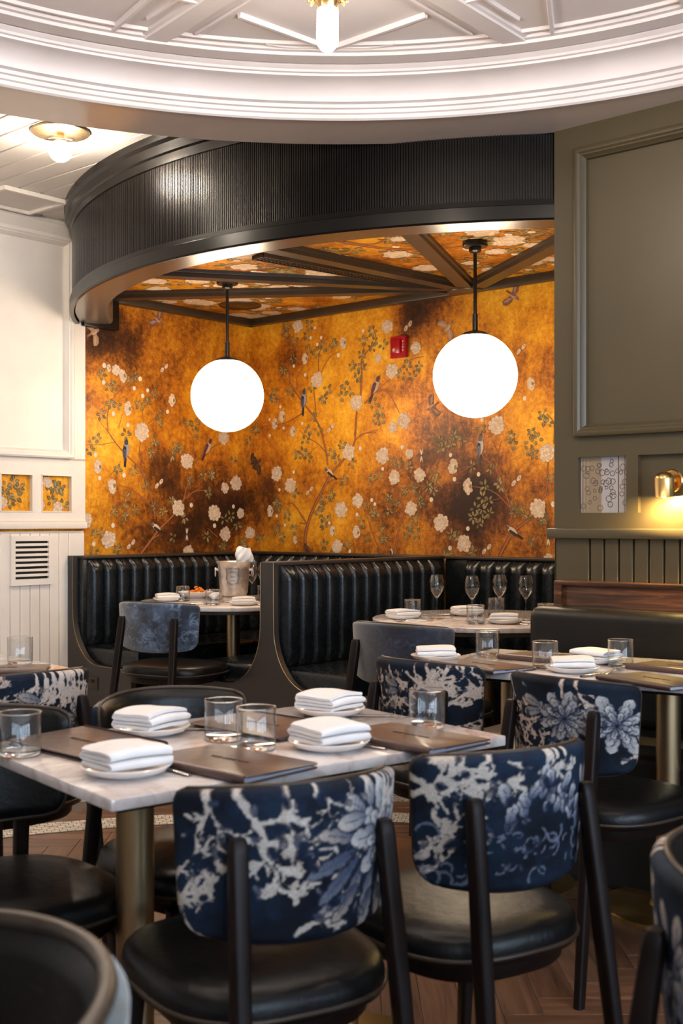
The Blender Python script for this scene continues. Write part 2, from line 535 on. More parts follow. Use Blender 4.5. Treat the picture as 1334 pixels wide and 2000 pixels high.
# flat frame with the row of small square openings
z0 = hit_plane_u(70, 1000.0, 0)[1]; z1 = hit_plane_u(70, 926.5, 0)[1]
zp = hit_plane_u(70, 897.0, 0)[1]
op = [(left_v(60), left_v(1)), (left_v(136.5), left_v(76.5))]
w_op = op[1][0] - op[1][1]; st = op[1][1] - op[0][0]
ops = [(op[1][0] - k * (w_op + st), op[1][0] - k * (w_op + st) - w_op) for k in range(9)]
FW = 0.022
fr = MB()
fr.box(0.0, FW, -9.0, VB, zr0 + 0.05, z0).box(0.0, FW, -9.0, VB, z1, zp)
hi = VB
for a, b in ops:
    fr.box(0.0, FW, a, hi, z0, z1); hi = b
fr.box(0.0, FW, -9.0, hi, z0, z1)
fr.build('panel_frame', wp, wl)
for a, b in ops:
    q = MB()
    q.box(0.0, FW + 0.004, a - 0.006, a, z0, z1).box(0.0, FW + 0.004, b, b + 0.006, z0, z1)
    q.box(0.0, FW + 0.004, b, a, z1 - 0.006, z1).box(0.0, FW + 0.004, b, a, z0, z0 + 0.005)
    q.build('opening_bead', M['white_paint'], wl)
# tall panel with a raised moulding
ZC = 3.0
vp1 = left_v(136); vp0 = vp1 - 1.25
def molding(mb, axis, lo, hi, za, zb, sgn, off, prof):
    """rectangular moulding run round a panel; axis 'v' wall u=off, or 'u' wall v=off"""
    rings = []
    for (d, h) in prof:
        pts = [(lo + d, za + d), (hi - d, za + d), (hi - d, zb - d), (lo + d, zb - d)]
        rings.append([((off + sgn * h, a, z) if axis == 'v' else (a, off + sgn * h, z)) for a, z in pts])
    return mb.loft(rings, True, False)
PR = [(0.0, 0.0), (0.0, 0.030), (0.010, 0.036), (0.022, 0.034), (0.030, 0.024), (0.036, 0.024), (0.042, 0.012), (0.050, 0.004), (0.052, -0.012)]
MB().box(0.0, FW, -9.0, VB, zp, zp + 0.012).box(0.0, FW, vp1, VB, zp, ZC).box(0.0, FW, vp1 - 3.4, vp1 - 3.3, zp, ZC).box(0, FW, vp1 - 3.4, vp1, 2.93, ZC).box(0.0, 0.010, vp1 - 3.4, vp1, zp, 2.95).build('panel_field', wp, wl)
MB().box(0.0, 0.02, -9.0, vp1 - 3.4, zp, ZC).build('panel_field', wp, wl)
molding(MB(), 'v', vp1 - 3.3, vp1, zp + 0.010, 2.925, 1, FW, PR).build('panel_moulding', wp, wl)
# crown under the boarded ceiling
def sweep_v(prof, v0, v1):
    return MB().loft([[(u, v0, z) for u, z in prof], [(u, v1, z) for u, z in prof]], True, True)
sweep_v([(0, 2.89), (0.03, 2.89), (0.034, 2.905), (0.05, 2.915), (0.058, 2.935), (0.085, 2.958), (0.092, 2.975), (0.105, 2.98), (0.105, 3.0), (0, 3.0)], -9.0, VB + 0.01).build('crown_moulding', wp, wl)

# ---- gold back wall of the booths, side return, room walls
wb = struct('wall_back', MB().box(0.0, 3.62, 0.0, 0.12, 0, 3.1), M['gold_mural'])
# ---- green wall
VG = -1.764
UG = 3.494
gm = M['green_paint']
wr = struct('wall_right', MB().box(UG, 9.8, VG + 0.02, VG + 0.14, 0, 3.0).box(UG, UG + 0.12, VG + 0.10, 0.0, 0, 3.0), gm)
def gu(px, py=1000): return hit_plane_v(px, py, VG)[0]
def gz(px, py): return hit_plane_v(px, py, VG)[1]
gx = [1151.4, 1179.4, 1208.2, 1237.1, 1266.7, 1296.8, 1327.2]
gus = [gu(x) for x in gx]
gp_ = (gus[-1] - gus[0]) / 6
gz0 = gz(1200, 1052.5); gz1 = gz(1200, 1032.5)
eds = [UG] + gus + [gus[-1] + gp_ * k for k in range(1, 20)]
for a, b in zip(eds[:-1], eds[1:]):
    MB().rbox(a + 0.0035, b - 0.0035, VG, VG + 0.018, 0.12, gz0 + 0.01, 0.003, 1).build('board', gm, wr)
MB().box(UG, UG + 0.001, VG, VG + 0.02, 0.1, gz0).build('board_edge', gm, wr)
MB().rbox(UG - 0.022, 9.8, VG - 0.028, VG + 0.15, gz0, gz1, 0.005).build('chair_rail', gm, wr)
o1 = (gu(1130), gu(1224)); o2 = (gu(1247), gu(1247) + (gu(1224) - gu(1130)) * 2.4)
oz0 = gz(1180, 1001.5); oz1 = gz(1180, 891.5); pz = gz(1180, 851.0)
fr = MB()
fr.box(UG, 9.8, VG - 0.004, VG + 0.02, gz1, oz0).box(UG, 9.8, VG - 0.004, VG + 0.02, oz1, pz)
fr.box(UG, o1[0], VG - 0.004, VG + 0.02, oz0, oz1).box(o1[1], o2[0], VG - 0.004, VG + 0.02, oz0, oz1).box(o2[1], 9.8, VG - 0.004, VG + 0.02, oz0, oz1)
fr.build('panel_frame', gm, wr)
pu0 = gu(1126.5); pz1 = gz(1126.5, 293.0)
pu1 = pu0 + 1.35
MB().box(UG, pu0, VG - 0.004, VG + 0.02, pz, 3.0).box(pu0, 9.8, VG - 0.004, VG + 0.02, pz1, 3.0).box(pu1, 9.8, VG - 0.004, VG + 0.02, pz, pz1).box(pu0, pu1, VG + 0.008, VG + 0.02, pz, pz1).build('panel_field', gm, wr)
molding(MB(), 'u', pu0, pu1, pz, pz1, -1, VG - 0.004, [(a_ * 0.9, h_ * 0.8) for a_, h_ in PR]).build('panel_moulding', gm, wr)
# ---- walls behind the camera; the windows are in the side wall
UW = 9.8
wf = struct('wall_front', MB().box(0.0, UW + 0.12, -9.0, -8.88, 0, 3.0), wp)
wside = struct('wall_side', None)
q = MB(); lo = VG + 0.02
for wv in WINS:
    q.box(UW, UW + 0.12, wv + 0.55, lo, 0, 3.0); lo = wv - 0.55
    q.box(UW, UW + 0.12, wv - 0.55, wv + 0.55, 0, 0.7).box(UW, UW + 0.12, wv - 0.55, wv + 0.55, 2.8, 3.0)
q.box(UW, UW + 0.12, -8.9, lo, 0, 3.0)
q.build('wall_field', wp, wside)
for i, wv in enumerate(WINS):
    w = struct('window_%d' % (i + 1), None)
    x0, x1 = UW + 0.02, UW + 0.08
    MB().box(x0, x1, wv - 0.55, wv + 0.55, 0.7, 0.76).box(x0, x1, wv - 0.55, wv + 0.55, 2.74, 2.8).box(x0, x1, wv - 0.55, wv - 0.5, 0.7, 2.8).box(x0, x1, wv + 0.5, wv + 0.55, 0.7, 2.8).box(x0 + 0.01, x1 - 0.01, wv - 0.02, wv + 0.02, 0.7, 2.8).box(x0 + 0.01, x1 - 0.01, wv - 0.5, wv + 0.5, 1.7, 1.74).build('window_frame', wp, w)
    MB().box(UW + 0.045, UW + 0.05, wv - 0.52, wv + 0.52, 0.74, 2.76).build('pane', M['thin_glass'], w)

# ---- boarded ceiling, cut round the coffer ring
RC = WL(0.0, 2.3); RO = 2.5; RI = 2.2
cl = struct('ceiling', MB().box(-0.1, 9.95, -9.0, 0.1, 3.03, 3.1), M['plank_paint'])
pw = 0.136
k = 0
while True:
    va = -1.0 - k * pw; vb = va - pw; k += 1
    if va < -8.8: break
    vm = (va + vb) / 2
    dv = min(abs(va - RC[1]), abs(vb - RC[1]))
    segs = [(0.0, 9.8)]
    if dv < RO - 0.1:
        h = math.sqrt((RO - 0.1) ** 2 - dv * dv)
        segs = [(0.0, RC[0] - h), (RC[0] + h, 9.8)]
    for a, b in segs:
        if b - a < 0.03: continue
        MB().rbox(a, b, vb + 0.003, va - 0.003, 3.0, 3.03, 0.005, 1).build('plank', M['plank_paint'], cl)
# access hatch
hu0, hu1, hv0, hv1 = 0.15, 0.47, -2.29, -1.93
h_ = MB().box(hu0, hu1, hv0, hv1, 2.994, 3.001)
MB().box(hu0, hu1, hv0, hv1, 2.995, 3.0).build('hatch_panel', M['plank_paint'], cl)
hf = MB()
for (a, b, c, d) in ((hu0 - 0.02, hu1 + 0.02, hv0 - 0.02, hv0), (hu0 - 0.02, hu1 + 0.02, hv1, hv1 + 0.02), (hu0 - 0.02, hu0, hv0, hv1), (hu1, hu1 + 0.02, hv0, hv1)):
    hf.box(a, b, c, d, 2.978, 3.0)
hf.build('hatch_frame', wp, cl)
# ---- coffer ring: soffit, outer drum, cornice, round ceiling
T_ring = Matrix.Translation((0.0, 2.3, 0.0))
ring = struct('trim_1', None, local=False)
NR = 180
MB().lathe([(RI, 2.763), (RO, 2.763), (RO, 2.775)], NR, T_ring).lathe([(RO, 2.763), (RO, 3.02)], NR, T_ring).build('soffit', M['soffit_paint'], ring, sharp=30)
ZR = 2.915
corn = [(2.215, 2.763), (2.200, 2.757), (2.192, 2.763), (2.190, 2.776), (2.182, 2.780), (2.180, 2.793), (2.170, 2.796), (2.168, 2.808), (2.160, 2.811)]
for i in range(0, 9):
    a = PI / 2 * i / 8
    corn.append((2.152 - 0.085 * (1 - math.cos(a)), 2.813 + 0.062 * math.sin(a)))
corn += [(2.062, 2.876), (2.060, 2.884), (2.050, 2.886), (2.046, 2.894), (2.036, 2.900), (2.030, 2.905), (2.028, 2.925)]
MB().lathe(corn, NR, T_ring).build('cornice', M['ceiling_paint'], ring, sharp=30)
rc = struct('ceiling_round', MB().lathe([(0.001, 2.93), (2.05, 2.93), (2.05, 2.95), (0.001, 2.95)], 96, T_ring), M['ceiling_paint'], local=False)
MB().lathe([(2.018, 2.93), (2.018, 2.904), (1.945, 2.904), (1.940, 2.914), (1.925, 2.916), (1.915, 2.93)], NR, T_ring).build('border_band', M['ceiling_paint'], rc, sharp=30)
MB().lathe([(1.905, 2.93), (1.900, 2.920), (1.888, 2.920), (1.882, 2.93)], NR, T_ring).build('panel_bead', M['ceiling_paint'], rc, sharp=30)
def bar(name, p, q, w, z0, z1, lip=True):
    p = Vector((p[0], p[1])); q = Vector((q[0], q[1])); d = (q - p); L = d.length
    Mx = Matrix.Translation((p.x, p.y, 0)) @ Matrix.Rotation(math.atan2(d.y, d.x), 4, 'Z')
    prof = [(-w / 2 - 0.018, z1), (-w / 2 - 0.016, z1 - 0.010), (-w / 2 - 0.004, z1 - 0.013), (-w / 2, z0), (w / 2, z0), (w / 2 + 0.004, z1 - 0.013), (w / 2 + 0.016, z1 - 0.010), (w / 2 + 0.018, z1)] if lip else [(-w / 2, z1), (-w / 2 + 0.004, z0), (w / 2 - 0.004, z0), (w / 2, z1)]
    mb = MB().loft([[Mx @ Vector((x, y, z)) for y, z in prof] for x in (0, L)], True, True)
    return mb.build(name, M['ceiling_paint'], rc)
LAMP0 = (-0.04, 3.36)
def rot_ring(p, k):
    a = 2 * PI * k / 6; x, y = p[0], p[1] - 2.3
    return (x * math.cos(a) - y * math.sin(a), x * math.sin(a) + y * math.cos(a) + 2.3)
lamps_ring = []
for k in range(6):
    R_ = lambda p: rot_ring(p, k)
    L0 = R_(LAMP0)
    lamps_ring.append(L0)
    for e in ((-0.672, 4.15), (0.620, 4.155)):
        bar('rib', L0, R_(e), 0.075, 2.9105, 2.93)
        dx, dy = e[0] - LAMP0[0], e[1] - LAMP0[1]; l_ = math.hypot(dx, dy); nx, ny = -dy / l_ * 0.095, dx / l_ * 0.095
        for s_ in (-1, 1):
            f0, f1 = 0.22, 0.86
            bar('panel_bead', R_((LAMP0[0] + dx * f0 + nx * s_, LAMP0[1] + dy * f0 + ny * s_)), R_((LAMP0[0] + dx * f1 + nx * s_, LAMP0[1] + dy * f1 + ny * s_)), 0.016, 2.919, 2.93, False)
    bar('thin_rib', R_((-0.345, 3.945)), R_((-0.04, 4.225)), 0.020, 2.914, 2.93, False)
    bar('thin_rib', R_((0.285, 3.945)), R_((-0.04, 4.225)), 0.020, 2.914, 2.93, False)
    bar('thin_rib', R_((-0.44, 3.86)), R_((-0.93, 3.60)), 0.020, 2.914, 2.93, False)
    bar('thin_rib', R_((0.37, 3.86)), R_((0.95, 3.50)), 0.020, 2.914, 2.93, False)
    bar('thin_rib', R_((-0.93, 3.60)), R_((-1.18, 3.83)), 0.020, 2.914, 2.93, False)
    bar('thin_rib', R_((0.95, 3.50)), R_((1.13, 3.87)), 0.020, 2.914, 2.93, False)
    bar('rib', L0, R_((-0.95, 3.0)), 0.06, 2.9115, 2.93)
    # small leaf brackets where the diamond meets the border
    for s_ in (-1, 1):
        pts = [R_((-0.04 + s_ * (0.03 + 0.20 * t_), 4.20 + 0.022 * math.sin(PI * t_) - 0.028 * t_ + 0.005)) for t_ in [i / 8 for i in range(9)]]
        MB().tube([(x, y, 2.925) for x, y in pts], 0.008, 8).build('scroll', M['ceiling_paint'], rc)

# ---- curved black bulkhead over the booths
BC = WL(1.042, 7.308); BR = 2.664
a_w = math.atan2(-math.sqrt(BR ** 2 - BC[0] ** 2), -BC[0])     # meets the left wall
a_e = math.atan2(VG - BC[1], math.sqrt(max(0.01, BR ** 2 - (VG - BC[1]) ** 2)))
T_b = Matrix.Translation((BC[0], BC[1], 0))
bk = struct('trim_2', None)
NB = 120
A0, A1 = a_w - 0.02 if a_w < 0 else a_w, a_e + 0.05
ZB = 2.42
def arcl(prof): return MB().lathe(prof, NB, T_b, A0, A1)
arcl([(BR - 0.02, ZB + 0.06), (BR - 0.02, 2.95)]).build('drum', M['black_wood'], bk)
arcl([(BR - 0.022, ZB + 0.03), (BR - 0.022, ZB), (BR, ZB - 0.004), (BR + 0.004, ZB + 0.004), (BR + 0.004, ZB + 0.056), (BR - 0.003, ZB + 0.060), (BR - 0.005, ZB + 0.082), (BR - 0.02, ZB + 0.086)]).build('lower_rail', M['black_wood'], bk, sharp=25)
arcl([(BR - 0.215, 2.66), (BR - 0.215, ZB + 0.03), (BR - 0.20, ZB + 0.012), (BR - 0.03, ZB + 0.012), (BR - 0.028, ZB + 0.03)]).build('soffit', M['soffit_brown'], bk, sharp=25)
arcl([(BR - 0.02, 2.866), (BR - 0.004, 2.868), (BR - 0.002, 2.908), (BR + 0.010, 2.914), (BR + 0.014, 2.955), (BR + 0.030, 2.968), (BR + 0.034, 3.0), (BR - 0.02, 3.0)]).build('upper_rail', M['black_wood'], bk, sharp=25)
rd = MB()
nrd = int((A1 - A0) * BR / 0.0112)
for i in range(nrd):
    a = A0 + (A1 - A0) * (i + 0.5) / nrd
    h = 0.0040 / BR
    jr = rnd.uniform(-0.0006, 0.0006)
    P = [(BR - 0.020, a - h), (BR - 0.0115 + jr, a - h * 0.86), (BR - 0.0110 + jr, a), (BR - 0.0115 + jr, a + h * 0.86), (BR - 0.020, a + h)]
    pts = [(BC[0] + r * math.cos(t_), BC[1] + r * math.sin(t_)) for r, t_ in P]
    rd.loft([[(x, y, ZB + 0.08) for x, y in pts], [(x, y, 2.87) for x, y in pts]], False, False)
rd.build('reeding', M['black_wood'], bk, kind='stuff')
# wall block that carries the bulkhead's end
MB().rbox(0.0, 0.05, VB - 0.03, VB + 0.24, ZB - 0.01, 2.64, 0.006).build('end_block', M['black_wood'], bk)

# ---- booth ceiling with its ribs
_r = BR - 0.12
_a = [math.atan2(-math.sqrt(_r ** 2 - BC[0] ** 2), -BC[0]), math.atan2(-math.sqrt(_r ** 2 - (3.5 - BC[0]) ** 2), 3.5 - BC[0])]
BPOLY = [(0.0, 0.0)] + [(BC[0] + _r * math.cos(_a[0] + (_a[1] - _a[0]) * i / 40), BC[1] + _r * math.sin(_a[0] + (_a[1] - _a[0]) * i / 40)) for i in range(41)] + [(3.5, 0.0)]
bc = struct('ceiling_booth', MB().prism(BPOLY, 2.635, 2.66), M['gold_mural'])
HUB = (1.876, -0.02)
tb = M['trim_brown']
def rib2(p, q, w=0.085, z0=2.592, z1=2.636, name='rib'):
    p = Vector(p); q = Vector(q); d = q - p
    Mx = Matrix.Translation((p.x, p.y, 0)) @ Matrix.Rotation(math.atan2(d.y, d.x), 4, 'Z')
    prof = [(-w / 2 - 0.016, z1), (-w / 2 - 0.014, z1 - 0.018), (-w / 2, z1 - 0.022), (-w / 2, z0), (w / 2, z0), (w / 2, z1 - 0.022), (w / 2 + 0.014, z1 - 0.018), (w / 2 + 0.016, z1)]
    MB().loft([[Mx @ Vector((x, y, z)) for y, z in prof] for x in (0.0, d.length)], True, True).build(name, tb, bc)
for du, dv in ((-1.097, -1.548), (-1.84, -1.279), (-0.155, -1.60), (0.62, -1.42), (1.60, -1.06)):
    s_ = 1.18
    rib2(HUB, (HUB[0] + du * s_, HUB[1] + dv * s_))
MB().rbox(0.0, 3.5, -0.05, 0.0, 2.585, 2.64, 0.006).build('wall_rib', tb, bc)
MB().rbox(0.0, 0.05, -1.30, 0.0, 2.585, 2.64, 0.006).build('wall_rib', tb, bc)
MB().lathe([(0.001, 2.585), (0.12, 2.585), (0.125, 2.595), (0.125, 2.636)], 32, Matrix.Translation((HUB[0], HUB[1] - 0.02, 0)), PI, 2 * PI).build('hub_boss', tb, bc)
# ================================================================== BOOTH SEATING
LE = M['booth_leather']
BT = 1.0            # top of the backs
UD = 1.70           # divider
VF = -1.56          # front line of the booths
def channel_mesh(w, h, name='channel'):
    """one padded vertical channel: width along x, bulging to -y, puckered at the head"""
    P = []
    nx, nz = 9, 14
    for i in range(nx + 1):
        x = -w / 2 + w * i / nx
        q = 1 - abs(2 * x / w) ** 2.6
        row = []
        for j in range(nz + 1):
            t_ = j / nz
            z = h * t_
            top = min(1.0, (1 - t_) / 0.07) if t_ > 0.93 else 1.0
            bot = min(1.0, t_ / 0.05 + 0.2)
            d = 0.050 * (q ** 0.55 if q > 0 else 0) * (top ** 0.5) * (bot ** 0.5)
            pk = 0.006 * math.sin(5 * PI * x / w) * max(0, (t_ - 0.88) / 0.12) if q > 0.05 else 0
            row.append((x, -d - pk - 0.002, z))
        P.append(row)
    me = MB().grid(P).mesh(name, sharp=0)
    me.polygons.foreach_set('use_smooth', [True] * len(me.polygons))
    me.materials.append(LE)
    return me
CH = channel_mesh(0.101, 0.52)
def run_channels(parent, p, q, z=0.47, inset=True):
    """channels from p to q (local u,v); the padded side lies to the right of p->q"""
    p = Vector(p); q = Vector(q); d = q - p; L = d.length
    n = max(1, int(round(L / 0.101)))
    ang = math.atan2(d.y, d.x)
    for i in range(n):
        c = p + d * ((i + 0.5) / n)
        o = put('channel', CH, parent)
        o.location = (c.x, c.y, z); o.rotation_euler = (0, 0, ang); o.scale = (L / n / 0.101, 1, 1)
def cushion_bar(mb, pts, z0, z1, r=0.035):
    """seat cushion: polygon pts with softened upper edge"""
    def inset(poly, d):
        n = len(poly); out = []
        for i in range(n):
            a, b, c = Vector(poly[i - 1]), Vector(poly[i]), Vector(poly[(i + 1) % n])
            e1 = (b - a).normalized(); e2 = (c - b).normalized()
            n1 = Vector((-e1.y, e1.x)); n2 = Vector((-e2.y, e2.x))
            k = (n1 + n2); k = k / max(0.3, k.dot(n1))
            out.append(b + k * d)
        return out
    rings = [[(x, y, z0) for x, y in pts]]
    for i in range(6):
        a = PI / 2 * i / 5
        rings.append([(v.x, v.y, z1 - r + r * math.sin(a)) for v in inset(pts, r * (1 - math.cos(a)))])
    rings.append([(v.x, v.y, z1 + 0.006) for v in inset(pts, r + 0.10)])
    mb.loft(rings, True, True)
    return mb
def booth(name, label, u0, u1, left_arm):
    t = thing(name, label, 'banquette', (O[0], O[1], 0), TH, 'channelled leather booth seating')
    SD = 0.50
    # back along the gold wall
    q = MB(); q.rbox(u0, u1, -0.085, -0.008, 0.10, BT - 0.004, 0.01)
    if left_arm: q.rbox(u0, u0 + 0.085, VF + 0.03, -0.06, 0.10, BT - 0.004, 0.01)
    q.build('back_board', LE, t)
    c = MB().rbox(u0, u1, -0.10, -0.004, BT - 0.006, BT + 0.012, 0.004)
    if left_arm: c.rbox(u0 + 0.002, u0 + 0.10, VF + 0.03, -0.06, BT - 0.006, BT + 0.012, 0.004)
    c.build('top_cap', M['trim_brown'], t)
    run_channels(t, (u0 + 0.16, -0.085), (u1 - 0.01, -0.085))
    if left_arm:
        run_channels(t, (u0 + 0.085, VF + 0.06), (u0 + 0.085, -0.16))
        # rounded inner corner
        run_channels(t, (u0 + 0.085, -0.16), (u0 + 0.16, -0.085))
    s = MB()
    if left_arm: pts = [(u0 + 0.10, VF + 0.035), (u0 + 0.10 + SD, VF + 0.035), (u0 + 0.10 + SD, -0.60), (u1 - 0.02, -0.60), (u1 - 0.02, -0.10), (u0 + 0.10, -0.10)]
    else: pts = [(u0 + 0.02, -0.60), (u1 - 0.02, -0.60), (u1 - 0.02, -0.10), (u0 + 0.02, -0.10)]
    cushion_bar(s, pts, 0.30, 0.475).build('seat', LE, t)
    b = MB()
    if left_arm: b.box(u0 + 0.02, u0 + 0.56, VF + 0.10, -0.1, 0.0, 0.30).box(u0 + 0.4, u1 - 0.04, -0.56, -0.1, 0.0, 0.30)
    else: b.box(u0 + 0.04, u1 - 0.04, -0.56, -0.1, 0.0, 0.30)
    b.build('plinth', M['void_black'], t)
    return t
bl = booth('booth_banquette', 'black channelled leather booth against the white panelled wall, before the gold mural', 0.03, UD - 0.045, True)
br = booth('booth_banquette', 'black channelled leather booth back behind the table with four stemmed glasses', UD + 0.045, 3.48, False)
def panel_curve(a0, a1, w_top, z_top):
    """outline half: narrow neck flaring out to the seat front in a concave sweep"""
    pts = [(w_top, z_top), (w_top, 0.80), (w_top + 0.002, 0.68)]
    for i in range(1, 15):
        a = PI / 2 * i / 14
        pts.append((w_top + 0.002 + 0.25 * (1 - math.cos(a)), 0.68 - 0.31 * math.sin(a)))
    pts.append((a1 - 0.02, 0.366)); pts.append((a1, 0.360))
    pts.append((a1, 0.125))
    return pts
# end panel of the left arm
Mx = Matrix.Translation((0.0, VF, 0)) @ Matrix.Rotation(PI / 2, 4, 'X')
half = panel_curve(0, 0.60, 0.050, BT + 0.012)
poly = [(0.014, 0.125)] + [(0.0 + 0.014, BT + 0.012)] + [(0.03 + x - 0.014, z) for x, z in half]
MB().prism(poly, -0.03, 0.005, Mx).build('end_panel', M['dark_panel'], bl)
def edge_strip(pts, u_of, parent):
    MB().tube([(u_of(x), VF - 0.006, z) for x, z in pts if z > 0.2], 0.0018, 6).build('edge_bead', M['brushed_brass'], parent)
edge_strip(half, lambda x: 0.03 + x - 0.014, bl)
MB().box(0.03, 0.56, VF + 0.03, VF + 0.08, 0.0, 0.125).build('toe_kick', M['void_black'], bl)
ou, oz = hit_plane_v(184, 1334, VF)
op_ = MB().rbox(ou - 0.045, ou + 0.045, VF - 0.012, VF - 0.004, oz - 0.038, oz + 0.038, 0.003).build('outlet_cover', M['trim_brown'], bl)
MB().rbox(ou - 0.018, ou + 0.018, VF - 0.015, VF - 0.010, oz + 0.004, oz + 0.022, 0.002).build('outlet_slot', M['void_black'], op_)
# divider between the booths, padded on both sides
dv = thing('booth_divider', 'narrow black divider with padded sides and flared end panel between the two booths', 'divider', (O[0], O[1], 0), TH)
MB().rbox(UD - 0.045, UD + 0.045, VF + 0.02, -0.09, 0.10, BT - 0.004, 0.008).build('core', LE, dv)
MB().rbox(UD - 0.05, UD + 0.05, VF + 0.0, -0.06, BT - 0.006, BT + 0.012, 0.004).build('top_cap', M['dark_panel'], dv)
run_channels(dv, (UD + 0.045, VF + 0.05), (UD + 0.045, -0.16))
run_channels(dv, (UD - 0.045, -0.16), (UD - 0.045, VF + 0.05))
cushion_bar(MB(), [(UD + 0.05, VF + 0.035), (UD + 0.53, VF + 0.035), (UD + 0.53, -0.60), (UD + 0.05, -0.60)], 0.30, 0.475).build('seat', LE, dv)
cushion_bar(MB(), [(UD - 0.53, VF + 0.035), (UD - 0.05, VF + 0.035), (UD - 0.05, -0.60), (UD - 0.53, -0.60)], 0.30, 0.475).build('seat', LE, dv)
MB().box(UD - 0.48, UD + 0.48, VF + 0.10, -0.62, 0.0, 0.30).build('plinth', M['void_black'], dv)
half = panel_curve(0, 0.56, 0.046, BT + 0.008)
poly = [(UD - x, z) for x, z in half][::-1] + [(UD + x, z) for x, z in half]
MB().prism(poly, -0.03, 0.005, Mx).build('end_panel', M['dark_panel'], dv)
edge_strip(half, lambda x: UD + x, dv); edge_strip(half, lambda x: UD - x, dv)

# ---- wall bench on the green wall
bn = thing('upholstered_bench', 'dark leather wall bench with an oak top rail below the green panelling', 'bench', (O[0], O[1], 0), TH)
b0 = UG + 0.035
MB().rbox(b0 + 0.02, 7.2, VG - 0.075, VG - 0.001, 0.10, 0.985, 0.004).build('oak_back', M['cap_oak'], bn)
MB().rbox(b0 + 0.012, 7.2, VG - 0.090, VG - 0.001, 0.972, 0.990, 0.004).rbox(b0 + 0.012, b0 + 0.045, VG - 0.090, VG - 0.06, 0.6, 0.975, 0.003).build('oak_rail', M['cap_oak'], bn)
def pad(u0, u1, v0, v1, z0, z1, r):
    prof = []
    for cx, cz, s0 in ((v1 - r, z1 - r, 0), (v0 + r, z1 - r, 1), (v0 + r, z0 + r, 2), (v1 - r, z0 + r, 3)):
        for i in range(7):
            a = PI / 2 * (s0 + i / 6)
            prof.append((cx + r * math.cos(a), cz + r * math.sin(a)))
    rings = []
    for uu, sc in ((u0, 0.55), (u0 + 0.006, 0.80), (u0 + 0.018, 0.93), (u0 + 0.04, 1.0), (u1 - 0.04, 1.0), (u1, 0.9)):
        cv, cz = (v0 + v1) / 2, (z0 + z1) / 2
        k = (1 - sc) * r * 2
        rings.append([(uu, cv + (v - cv) * (1 - k / (v1 - v0)), cz + (z - cz) * (1 - k / (z1 - z0))) for v, z in prof])
    return MB().loft(rings, True, True)
pad(b0 - 0.035, 7.2, VG - 0.20, VG - 0.078, 0.47, 0.895, 0.045).build('back_pad', M['bench_leather'], bn)
pad(b0 - 0.035, 7.2, VG - 0.62, VG - 0.15, 0.33, 0.475, 0.035).build('seat', M['bench_leather'], bn)
MB().box(b0 + 0.01, 7.2, VG - 0.54, VG - 0.02, 0.0, 0.33).build('plinth', M['void_black'], bn)

# ================================================================== TABLES
def table_legs(t, poles, r=0.038, rbase=0.21, top=0.715):
    for (x, y) in poles:
        T = Matrix.Translation((x, y, 0))
        MB().lathe([(0.001, 0.018), (r, 0.018), (r, top), (0.001, top)], 32, T).build('pole', M['brushed_brass'], t)
        MB().lathe([(0.001, 0.0), (rbase, 0.0), (rbase, 0.014), (rbase - 0.006, 0.018), (r + 0.02, 0.020), (r + 0.016, 0.032), (r + 0.001, 0.034)], 48, T).build('base', M['base_brass'], t)
def rect_table(name, label, corner, ang, L=0.955, W=0.62, poles=True):
    """corner: near left corner of the top; +x along the long edge"""
    t = thing(name, label, 'table', (corner[0], corner[1], 0), ang)
    MB().rbox(0, L, 0, W, 0.728, 0.75, 0.003).build('top', M['marble'], t)
    MB().rbox(0.03, L - 0.03, 0.03, W - 0.03, 0.716, 0.7285, 0.003).build('sub_top', M['chair_wood'], t)
    table_legs(t, [(L / 2 - 0.265, W / 2), (L / 2 + 0.265, W / 2)])
    return t
A1_ = math.radians(38.3)
T1C = hit_z(217, 1562, 0.75)
t1 = rect_table('dining_table', 'nearest marble-topped rectangular table with four napkin plates and brown menus', T1C, A1_)
A2_ = math.radians(-32.0)
_c = (0.80, 3.815)
def off(c, ang, x, y):
    return (c[0] + x * math.cos(ang) - y * math.sin(ang), c[1] + x * math.sin(ang) + y * math.cos(ang))
T2C = off(_c, A2_, -0.4775, -0.31)
t2 = rect_table('dining_table', 'marble-topped rectangular table in front of the dark wall bench', T2C, A2_)
A3_ = math.radians(39.0)
T3C = off(hit_z(150, 1307, 0.75), A3_, -0.955, 0.0)
t3 = rect_table('dining_table', 'marble-topped table by the white boarded wall, mostly out of frame', T3C, A3_)
def round_table(label, u, v, R=0.55):
    p = LW(u, v)
    t = thing('round_table', label, 'table', (p.x, p.y, 0), 0)
    MB().lathe([(0.001, 0.728), (R - 0.002, 0.728), (R, 0.731), (R, 0.748), (R - 0.003, 0.75), (0.001, 0.75)], 96).build('top', M['marble'], t)
    MB().lathe([(0.001, 0.708), (R - 0.012, 0.708), (R - 0.010, 0.712), (R - 0.010, 0.7285), (0.001, 0.7285)], 96).build('sub_top', M['trim_brown'], t)
    table_legs(t, [(0, 0)], 0.040, 0.24, 0.71)
    return t
RT1 = (0.884, -1.02); RT2 = (2.70, -1.07)
round_table('round marble booth table carrying the ice bucket and a plate of food', *RT1)
round_table('round marble booth table carrying four tulip-shaped stemmed glasses', *RT2)

